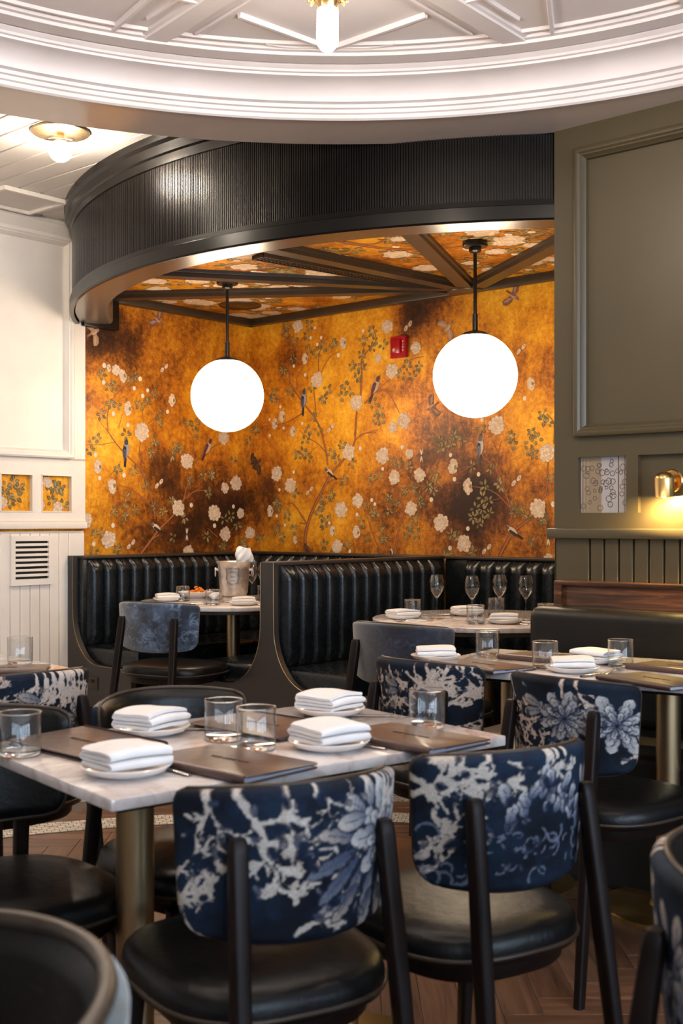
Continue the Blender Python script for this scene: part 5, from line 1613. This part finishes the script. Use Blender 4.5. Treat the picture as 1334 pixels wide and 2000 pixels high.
    def butterfly(s, x, y, r):
        for (dx, dy, a) in ((-0.45, -0.35, 0.9), (0.45, 0.35, 0.9)):
            s.ell(x + dx * r, y + dy * r, r * 0.55, r * 0.32, a, (0.42, 0.27, 0.17), 2.0); s.ell(x + dx * r, y + dy * r, r * 0.48, r * 0.26, a, (0.62, 0.46, 0.34), 2.2)
            s.ell(x + dx * r * 1.2, y + dy * r * 1.3, r * 0.2, r * 0.1, a, (0.35, 0.2, 0.13), 2.4)
        s.line([(x - 0.3 * r, y + 0.4 * r), (x + 0.3 * r, y - 0.4 * r)], r * 0.05, (0.2, 0.1, 0.06), 2.5)
    def dragonfly(s, x, y, r):
        for a in (1.35, 1.75, -1.35, -1.75):
            s.leaf(x, y, r, r * 0.11, a, (0.62, 0.52, 0.42), 2.0)
        s.line([(x - 0.2 * r, y), (x + 0.75 * r, y - 0.05 * r)], [r * 0.06, r * 0.03], (0.06, 0.03, 0.02), 2.8)
    def bird(s, x, y, L, ang, cols, perched=True):
        """L: length head to tail; ang: direction the head points"""
        back, belly, wing, tail, headc = cols
        ca, sa = math.cos(ang), math.sin(ang)
        q = lambda u, v: (x + (u * ca - v * sa) * L, y + (u * sa + v * ca) * L)
        def pol(pts, c, lay): s.poly([q(u, v) for u, v in pts], c, lay)
        pol([(-0.5, 0.035), (-0.16, 0.055), (-0.16, -0.055), (-0.5, -0.06), (-0.46, 0.0)], tail, 4.0)
        body = [(-0.22, 0.0), (-0.12, 0.10), (0.05, 0.145), (0.22, 0.12), (0.30, 0.08), (0.30, -0.07), (0.20, -0.12), (0.04, -0.13), (-0.12, -0.07)]
        pol([(u * 1.05, v * 1.08) for u, v in body], (0.05, 0.025, 0.02), 4.2); pol(body, belly, 4.4)
        pol([(-0.24, 0.02), (-0.10, 0.11), (0.10, 0.135), (0.24, 0.10), (0.20, 0.0), (0.0, -0.02), (-0.2, -0.03)], back, 4.6)
        if perched:
            pol([(-0.30, 0.02), (-0.10, 0.105), (0.12, 0.09), (0.10, 0.02), (-0.12, -0.01)], wing, 4.8)
            for k in range(3): s.line([q(-0.26 + 0.02 * k, 0.03 + 0.01 * k), q(0.06, 0.04 + 0.02 * k)], 0.006 * L, tail, 4.9)
        hx, hy = q(0.37, 0.015)
        s.ell(hx, hy, 0.105 * L, 0.088 * L, ang, (0.05, 0.03, 0.03), 4.9, 14); s.ell(hx, hy, 0.095 * L, 0.078 * L, ang, headc, 5.0, 14)
        pol([(0.45, 0.03), (0.55, 0.0), (0.45, -0.02)], (0.08, 0.05, 0.05), 5.2)
        ex, ey = q(0.40, 0.03); s.ell(ex, ey, 0.014 * L, 0.014 * L, 0, (0.01, 0.01, 0.01), 5.4, 8)
        pol([(0.28, -0.08), (0.34, -0.06), (0.42, -0.05), (0.36, -0.085)], belly, 5.1)
    def flying(s, x, y, L, ang, cols):
        s.bird(x, y, L * 0.8, ang, cols, False)
        back, belly, wing, tail, headc = cols
        ca, sa = math.cos(ang), math.sin(ang)
        q = lambda u, v: (x + (u * ca - v * sa) * L, y + (u * sa + v * ca) * L)
        for sg in (1, -1):
            W = [(0.12, 0.06 * sg), (0.16, 0.28 * sg), (0.06, 0.50 * sg), (-0.10, 0.58 * sg), (-0.26, 0.50 * sg), (-0.20, 0.34 * sg), (-0.12, 0.20 * sg), (-0.06, 0.06 * sg)]
            s.poly([q(u * 1.05, v * 1.04) for u, v in W], (0.05, 0.025, 0.02), 3.6); s.poly([q(u, v) for u, v in W], wing, 3.8)
            for k in range(6): s.line([q(0.09 - 0.02 * k, (0.12 + 0.05 * k) * sg), q(-0.10 - 0.025 * k, (0.26 + 0.055 * k) * sg)], 0.008 * L, belly, 3.9)
LF_D = (0.085, 0.055, 0.018)
LF = [(0.170, 0.125, 0.045), (0.220, 0.170, 0.070), (0.140, 0.110, 0.050), (0.270, 0.200, 0.090), (0.16, 0.11, 0.035)]
DARKB = ((0.012, 0.013, 0.026), (0.30, 0.27, 0.27), (0.12, 0.11, 0.15), (0.012, 0.014, 0.03), (0.05, 0.055, 0.08))
PLUMB = ((0.09, 0.022, 0.024), (0.48, 0.33, 0.24), (0.15, 0.045, 0.045), (0.05, 0.018, 0.03), (0.10, 0.04, 0.035))
SPARB = ((0.05, 0.027, 0.017), (0.62, 0.45, 0.32), (0.06, 0.032, 0.02), (0.03, 0.018, 0.014), (0.16, 0.08, 0.055))
PINKB = ((0.22, 0.085, 0.06), (0.46, 0.30, 0.21), (0.20, 0.085, 0.065), (0.16, 0.07, 0.05), (0.22, 0.13, 0.11))
TANB = ((0.42, 0.24, 0.14), (0.55, 0.36, 0.22), (0.36, 0.20, 0.12), (0.30, 0.16, 0.10), (0.36, 0.2, 0.13))
DUSKB = ((0.05, 0.024, 0.014), (0.12, 0.06, 0.035), (0.07, 0.034, 0.02), (0.05, 0.024, 0.014), (0.08, 0.04, 0.025))
GREYB = ((0.035, 0.035, 0.05), (0.50, 0.42, 0.36), (0.22, 0.19, 0.20), (0.05, 0.055, 0.075), (0.12, 0.12, 0.15))
LAYER = 0.00025
pr_left = Print(lambda a, z, l: (0.0012 + LAYER * l, a, z))
pr_back = Print(lambda a, z, l: (a, -0.0012 - LAYER * l, z))
ZO = {'A': (160, 580, 3.924), 'B': (160, 830, 3.924), 'C': (490, 590, 3.924), 'D': (490, 840, 3.924), 'E': (780, 540, 4.303), 'F': (780, 790, 4.303)}
def mp(k, x, y):
    """spot of the photo -> which wall, its coordinates there, metres per zoom unit"""
    ox, oy, s = ZO[k]; px, py = ox + x / s, oy + y / s
    if px < 489:
        a, z = hit_plane_u(px, py, 0.0); a2, z2 = hit_plane_u(px, py + 1, 0.0)
        return pr_left, a, z, abs(z2 - z) / s
    a, z = hit_plane_v(px, py, 0.0); a2, z2 = hit_plane_v(px, py + 1, 0.0)
    return pr_back, a, z, abs(z2 - z) / s
rs = random.Random(11)
FL = {
 'A': [(205, 545, 30, 1), (262, 560, 40, 0), (312, 605, 50, 1), (350, 855, 52, 1), (690, 790, 48, 1), (460, 1012, 52, 0)],
 'B': [(460, 55, 66, 0), (122, 320, 54, 1), (230, 468, 58, 1), (805, 278, 60, 0), (738, 638, 60, 0), (1180, 445, 56, 0), (1095, 482, 40, 0), (1012, 675, 60, 0), (1215, 678, 38, 0), (1098, 835, 53, 0), (1285, 825, 46, 0), (205, 880, 63, 0), (32, 728, 56, 0), (815, 975, 52, 0), (1085, 95, 52, 0)],
 'C': [(362, 185, 50, 0), (415, 435, 42, 1), (708, 315, 46, 1), (507, 595, 57, 0), (240, 875, 46, 1), (185, 930, 42, 1), (322, 990, 42, 1), (1048, 190, 50, 0), (1080, 530, 56, 0), (810, 772, 58, 0), (1175, 910, 60, 0), (1090, 960, 42, 0), (975, 430, 32, 0), (1265, 350, 45, 0)],
 'D': [(200, 333, 55, 0), (305, 425, 56, 0), (750, 170, 60, 0), (1010, 198, 60, 0), (1215, 183, 38, 0), (1100, 362, 55, 0), (1295, 345, 52, 0), (1228, 603, 54, 0), (822, 540, 52, 0), (690, 610, 60, 0), (625, 770, 38, 1), (810, 785, 50, 1), (662, 893, 52, 0), (150, 620, 44, 1), (340, 840, 30, 1), (8, 790, 36, 0)],
 'E': [(140, 600, 50, 0), (1105, 905, 56, 1)],
 'F': [(820, 175, 76, 0), (452, 525, 66, 1), (578, 690, 66, 1), (1240, 405, 74, 0), (1168, 873, 75, 0), (545, 1170, 70, 0), (350, 995, 72, 0), (1255, 1305, 50, 0)]}
for k, L in FL.items():
    for x, y, r, sd in L:
        P, a, z, s = mp(k, x, y); P.peony(a, z, r * s * 1.0, rs, bool(sd), rs.uniform(-0.3, 0.3))
BD = {'A': [(170, 525, 18), (165, 655, 16), (445, 628, 17), (400, 700, 15), (465, 758, 16), (503, 716, 14), (240, 895, 17), (655, 880, 15), (352, 982, 15)],
 'B': [(103, 230, 16), (135, 407, 16), (322, 385, 17), (837, 615, 16), (1160, 625, 14), (1015, 772, 16), (237, 770, 17), (90, 912, 17), (928, 988, 12)],
 'C': [(493, 197, 12), (540, 272, 13), (460, 275, 12), (510, 325, 12), (672, 408, 15), (330, 490, 12), (418, 558, 13), (228, 803, 12), (252, 965, 12), (395, 930, 12), (145, 900, 12), (862, 220, 14)],
 'D': [(147, 42, 12), (840, 140, 14), (1160, 130, 15), (330, 322, 12), (220, 458, 12), (1012, 297, 13), (928, 537, 14), (952, 567, 13), (815, 648, 14), (200, 658, 12), (263, 728, 12), (603, 712, 12), (760, 928, 13)],
 'E': [(1055, 1025, 18)], 'F': [(432, 425, 16), (465, 628, 18), (667, 587, 17), (577, 1043, 17), (427, 1207, 18), (270, 800, 18), (697, 130, 16), (1295, 838, 22)]}
for k, L in BD.items():
    for x, y, r in L:
        P, a, z, s = mp(k, x, y); P.bud(a, z, r * s, rs)
CLU = {'A': [(150, 590), (370, 640), (210, 690), (220, 820), (270, 830), (500, 810), (550, 740), (600, 900), (440, 830), (150, 900), (810, 960), (860, 970), (590, 960), (255, 680), (400, 610)],
 'B': [(80, 130), (60, 200), (400, 350), (270, 340), (490, 460), (340, 560), (330, 620), (400, 650), (330, 700), (560, 620), (620, 660), (720, 170), (690, 230), (760, 180), (830, 420), (930, 390), (990, 380), (970, 520), (690, 580), (780, 710), (560, 130), (530, 210), (100, 830), (150, 830), (270, 950), (90, 970), (700, 860), (960, 850), (1090, 720), (1140, 700), (1190, 770), (1080, 930), (250, 660), (120, 100), (340, 70), (870, 60), (1160, 270), (1280, 130), (620, 1010), (1230, 900)],
 'C': [(270, 180), (270, 250), (330, 300), (450, 170), (430, 250), (560, 340), (640, 320), (500, 390), (440, 370), (330, 430), (250, 520), (180, 690), (170, 740), (300, 690), (470, 650), (590, 670), (560, 740), (930, 220), (950, 300), (930, 350), (860, 300), (850, 400), (780, 490), (850, 490), (820, 570), (720, 640), (700, 720), (760, 690), (1020, 330), (1150, 560), (1200, 480), (1240, 570), (1290, 490), (930, 770), (990, 830), (960, 900), (1000, 910), (480, 880), (520, 980), (440, 985), (40, 980)],
 'D': [(420, 80), (400, 170), (440, 210), (360, 190), (620, 180), (660, 220), (780, 250), (700, 120), (620, 500), (560, 520), (540, 580), (530, 640), (560, 720), (590, 690), (340, 480), (200, 560), (210, 600), (280, 650), (200, 760), (240, 820), (330, 760), (70, 830), (560, 880), (740, 880), (640, 930), (870, 580), (930, 620), (960, 660), (850, 710), (890, 830), (1000, 760), (1020, 830), (960, 970), (930, 370), (980, 340), (1090, 240), (1140, 250), (1210, 280), (1060, 520), (1120, 560), (1060, 620), (1180, 470), (1250, 450), (1290, 500), (1300, 560), (1260, 680), (1220, 740), (1270, 800), (1200, 800), (1220, 620), (720, 390)],
 'F': [(340, 310), (380, 360), (440, 330), (530, 300), (460, 260), (340, 370), (690, 210), (940, 260), (960, 340), (770, 540), (1110, 230), (1160, 290), (1100, 320), (1090, 390), (1130, 420), (1210, 80), (1250, 150), (1210, 130), (610, 520), (700, 780), (750, 810), (640, 870), (700, 880), (620, 950), (700, 960), (670, 1000), (760, 910), (960, 850), (970, 910), (1030, 880), (1080, 940), (1220, 970), (1200, 970), (440, 1090), (480, 1110), (430, 1250), (390, 1280), (620, 1240), (1110, 1150), (840, 660), (850, 690), (720, 680), (290, 590), (310, 640), (240, 690), (290, 720), (1270, 620)]}
for k, L in CLU.items():
    for x, y in L:
        P, a, z, s = mp(k, x, y); P.cluster(a, z, rs.choice((4, 5, 5, 6)), 36 * s * (1.15 if k == 'F' else 1), rs)
BRN = [('B', 22, 9, [(440, 1000), (530, 880), (600, 790), (700, 690), (770, 590), (800, 480), (830, 380)]), ('B', 12, 9, [(590, 840), (530, 880)]), ('B', 15, 6, [(560, 720), (540, 600), (480, 420), (440, 330), (340, 230), (260, 140), (180, 20)]), ('B', 9, 5, [(460, 330), (440, 220), (450, 110)]), ('B', 12, 5, [(770, 580), (860, 510), (960, 500)]), ('B', 7, 4, [(860, 510), (930, 470)]), ('B', 9, 4, [(500, 600), (440, 540), (370, 490), (280, 460)]), ('B', 5, 3, [(500, 570), (390, 570)]), ('B', 8, 5, [(850, 220), (850, 100), (800, 20)]), ('B', 8, 5, [(870, 290), (960, 200), (1060, 140)]), ('B', 5, 3, [(440, 240), (530, 130)]), ('B', 5, 3, [(220, 380), (290, 300)]), ('B', 5, 4, [(1100, 880), (1130, 980)]), ('B', 7, 4, [(1040, 860), (960, 790)]), ('B', 5, 3, [(1140, 810), (1200, 740)]), ('B', 5, 4, [(30, 150), (140, 150), (260, 130)]),
 ('A', 7, 5, [(200, 1020), (195, 900), (250, 760), (380, 640), (430, 590)]), ('A', 6, 3, [(250, 750), (190, 650), (160, 600)]), ('A', 5, 3, [(280, 1000), (310, 900)]), ('A', 5, 4, [(470, 960), (470, 860), (560, 740)]), ('A', 6, 4, [(510, 970), (640, 850), (690, 800)]), ('A', 5, 3, [(170, 1000), (120, 930)]), ('A', 5, 3, [(820, 1000), (740, 910)]),
 ('C', 14, 5, [(560, 1030), (500, 900), (430, 810), (350, 700), (300, 600), (300, 450), (350, 340), (440, 230)]), ('C', 11, 6, [(500, 880), (490, 740), (480, 650)]), ('C', 7, 4, [(350, 700), (250, 540)]), ('C', 6, 4, [(355, 690), (355, 580), (400, 500)]), ('C', 9, 4, [(520, 530), (520, 430), (540, 350), (590, 270)]), ('C', 6, 4, [(540, 540), (600, 430), (690, 370)]), ('C', 9, 4, [(400, 850), (280, 920), (200, 940)]), ('C', 5, 3, [(520, 760), (600, 700), (590, 640)]), ('C', 17, 14, [(800, 1020), (812, 840)]), ('C', 15, 5, [(840, 740), (850, 560), (850, 440), (900, 370), (960, 290), (930, 180)]), ('C', 7, 3, [(850, 420), (870, 330)]), ('C', 11, 5, [(870, 780), (960, 690), (1050, 690), (1140, 850)]), ('C', 7, 5, [(970, 680), (1050, 600)]), ('C', 6, 5, [(1130, 530), (1210, 450), (1330, 415)]), ('C', 5, 4, [(0, 960), (160, 950)]), ('C', 6, 4, [(120, 700), (200, 750), (300, 700)]), ('C', 5, 3, [(310, 290), (240, 260)]), ('C', 5, 3, [(400, 290), (450, 150)]), ('C', 6, 4, [(850, 1010), (980, 980)]),
 ('D', 30, 12, [(440, 965), (415, 860), (430, 740), (480, 600), (560, 440), (620, 330), (700, 240), (790, 110), (800, 0)]), ('D', 11, 7, [(430, 720), (330, 570), (280, 570)]), ('D', 8, 5, [(430, 720), (370, 710)]), ('D', 15, 11, [(590, 270), (570, 130), (530, -10)]), ('D', 9, 4, [(590, 190), (520, 110), (440, 60), (370, 0)]), ('D', 5, 3, [(440, 190), (500, 130)]), ('D', 13, 4, [(570, 420), (640, 380), (720, 370)]), ('D', 10, 5, [(790, 90), (860, 30), (960, 20)]), ('D', 8, 4, [(470, 640), (560, 580), (650, 500)]), ('D', 15, 8, [(1100, 970), (1130, 780), (1170, 620), (1140, 510), (1110, 430)]), ('D', 7, 4, [(1000, 960), (910, 720), (870, 600)]), ('D', 5, 3, [(910, 720), (970, 640)]), ('D', 5, 3, [(1000, 940), (940, 830)]), ('D', 6, 3, [(1160, 540), (1290, 480)]), ('D', 5, 3, [(1040, 360), (1010, 310)]), ('D', 5, 3, [(1140, 340), (1200, 280)]), ('D', 6, 3, [(1150, 560), (1060, 520)]),
 ('F', 28, 18, [(820, 1325), (900, 1160), (970, 1060), (1100, 960)]), ('F', 11, 5, [(910, 1170), (960, 1120), (1050, 1120)]), ('F', 17, 9, [(930, 1000), (940, 900), (870, 680), (800, 520), (720, 460)]), ('F', 8, 4, [(720, 460), (650, 350), (560, 270), (520, 140)]), ('F', 5, 3, [(590, 280), (610, 190)]), ('F', 10, 5, [(940, 880), (840, 770), (740, 710), (620, 690)]), ('F', 5, 3, [(850, 790), (760, 810)]), ('F', 8, 5, [(820, 560), (830, 420), (780, 300)]), ('F', 5, 3, [(830, 400), (860, 300)]), ('F', 6, 4, [(660, 490), (570, 540), (480, 590)]), ('F', 5, 3, [(480, 545), (600, 520)]), ('F', 19, 12, [(1205, 795), (1240, 700), (1250, 480)]), ('F', 17, 12, [(1220, 770), (1310, 705)]), ('F', 13, 9, [(1300, 330), (1300, 160), (1240, 80)]), ('F', 5, 3, [(350, 660), (520, 660)]), ('E', 5, 3, [(1000, 960), (1050, 990)]), ('E', 5, 3, [(1010, 900), (1030, 720)])]
for k, w0, w1, pts in BRN:
    Q = [mp(k, x, y) for x, y in pts]; P = Q[0][0]
    P.branch([(a, z) for p_, a, z, s in Q if p_ is P], w0 * Q[0][3], w1 * Q[-1][3])
def bd(k, x, y, L, deg, cols, fl=False, mirror=False):
    P, a, z, s = mp(k, x, y)
    (P.flying if fl else P.bird)(a, z, L * s, math.radians(deg), cols)
bd('B', 335, 215, 225, 84, DARKB); bd('B', 955, 190, 205, 58, PLUMB); bd('B', 580, 795, 175, 148, SPARB); bd('B', 1315, 285, 120, 200, DUSKB, True)
bd('C', 405, 768, 215, 84, DARKB); bd('C', 948, 668, 225, 62, PLUMB); bd('D', 615, 335, 160, 142, SPARB); bd('D', 45, 260, 150, 35, DUSKB, True)
bd('D', 445, 930, 160, 125, DUSKB); bd('D', 1080, 945, 120, 100, SPARB)
bd('E', 400, 440, 190, 40, TANB, True); bd('E', 950, 155, 190, -38, PINKB, True); bd('E', 285, 1090, 170, 205, PINKB, True)
bd('F', 680, 380, 260, 86, GREYB); bd('F', 965, 1075, 215, 146, SPARB)
bd('A', 575, 165, 160, -40, PINKB, True); bd('A', 85, 275, 175, 30, TANB, True)
for k, x, y, r in (('A', 630, 545, 45), ('B', 590, 450, 48), ('B', 375, 915, 48), ('C', 1205, 180, 45), ('C', 615, 965, 45), ('D', 450, 465, 42), ('E', 75, 420, 48), ('E', 1025, 610, 52), ('F', 985, 640, 58), ('F', 735, 1215, 55)):
    P, a, z, s = mp(k, x, y); P.butterfly(a, z, r * s)
for k, x, y, r in (('B', 803, 838, 52), ('D', 1308, 195, 55), ('F', 1252, 1125, 66)):
    P, a, z, s = mp(k, x, y); P.dragonfly(a, z, r * s)
pr_left.mb.build('mural_print', M['mural_print'], wl, sharp=0, color=True, kind='stuff')
pr_back.mb.build('mural_print', M['mural_print'], wb, sharp=0, color=True, kind='stuff')
# the same paper on the booth ceiling
pc = Print(lambda a, b, l: (a, b, 2.634 - LAYER * l))
for i in range(105):
    a, b = rs.uniform(0.1, 3.3), rs.uniform(-2.1, -0.1)
    if math.hypot(a - BC[0], b - BC[1]) > BR - 0.28: continue
    t_ = rs.random()
    pc.peony(a, b, rs.uniform(0.045, 0.085), rs)
    for q in range(3): pc.cluster(a + rs.uniform(-0.18, 0.18), b + rs.uniform(-0.18, 0.18), 5, 0.055, rs)
    if t_ < 0.5: pc.bud(a + rs.uniform(-0.15, 0.15), b + 0.12, 0.02, rs)
    if t_ > 0.6: pc.branch([(a, b), (a + 0.12, b + rs.uniform(-0.1, 0.1)), (a + 0.28, b + rs.uniform(-0.15, 0.15))], 0.018, 0.006)
pc.branch([(2.05, -1.75), (2.02, -1.30), (2.2, -0.95), (2.65, -0.8)], 0.05, 0.015)
pc.branch([(2.02, -1.35), (2.1, -1.2), (2.35, -1.3)], 0.025, 0.01)
pc.mb.build('mural_print', M['mural_print'], bc, sharp=0, color=True, kind='stuff')
# gold panels in the small openings of the white wall
for i, (a, b) in enumerate(ops[:3]):
    pp = Print(lambda q, z, l: (0.0012 + LAYER * l, q, z)); w_ = abs(a - b)
    spots = [((0.75, 0.8, 0.15), (0.4, 0.12, 0.16), (0.95, 0.2, 0.12)), ((0.9, 0.25, 0.17),), ((0.5, 0.5, 0.2),)][i]
    for fx, fy, r in spots:
        pp.peony(a - w_ * (1 - fx if i == 1 else fx) if False else b + w_ * (1 - fx), z0 + (z1 - z0) * fy, r * w_, rs)
    for q in range(6): pp.cluster(b + w_ * rs.uniform(0.15, 0.85), z0 + (z1 - z0) * rs.uniform(0.15, 0.85), 5, 0.16 * w_, rs)
    pp.mb.build('mural_print', M['mural_print'], wl, sharp=0, color=True, kind='stuff')
# patterned pane in the opening of the green wall
gw = o1[1] - o1[0]; gh = oz1 - oz0
gp2 = Print(lambda q, z, l: (q, VG + 0.0185 - LAYER * l, z))
def rect(P, a0, a1, b0, b1, col, lay): P.poly([(a0, b0), (a1, b0), (a1, b1), (a0, b1)], col, lay)
X = lambda f: o1[0] + gw * f
rect(gp2, X(0), X(1), oz0, oz1, (0.58, 0.53, 0.50), 0)
rect(gp2, X(0.02), X(0.43), oz0, oz1, (0.40, 0.28, 0.16), 1)
for f_, w_ in ((0.06, 0.03), (0.14, 0.02)): rect(gp2, X(f_), X(f_ + w_), oz0, oz1, (0.50, 0.38, 0.26), 1.4)
for f_, w_, c in ((0.78, 0.02, (0.17, 0.08, 0.05)), (0.91, 0.016, (0.17, 0.08, 0.05)), (0.62, 0.012, (0.42, 0.40, 0.42)), (0.44, 0.01, (0.45, 0.40, 0.38))): rect(gp2, X(f_), X(f_ + w_), oz0, oz1, c, 1.6)
for i in range(46):
    x, y = X(rs.uniform(0.04, 0.97)), oz0 + gh * rs.uniform(0.03, 0.97); r = gw * rs.uniform(0.03, 0.062)
    for k in range(6):
        a = 2 * PI * k / 6 + i
        cx, cy = x + r * 0.55 * math.cos(a), y + r * 0.55 * math.sin(a)
        gp2.line([(cx + r * 0.5 * math.cos(t_), cy + r * 0.5 * math.sin(t_)) for t_ in [a - 1.6 + 3.2 * q / 6 for q in range(7)]], gw * 0.0055, (0.16, 0.11, 0.09), 2.0)
gp2.mb.build('patterned_pane', M['mural_print'], wr, sharp=0, color=True, kind='stuff')
MB().box(o1[0], o1[1], VG + 0.009, VG + 0.0105, oz0, oz1).build('glass_pane', M['thin_glass'], wr)
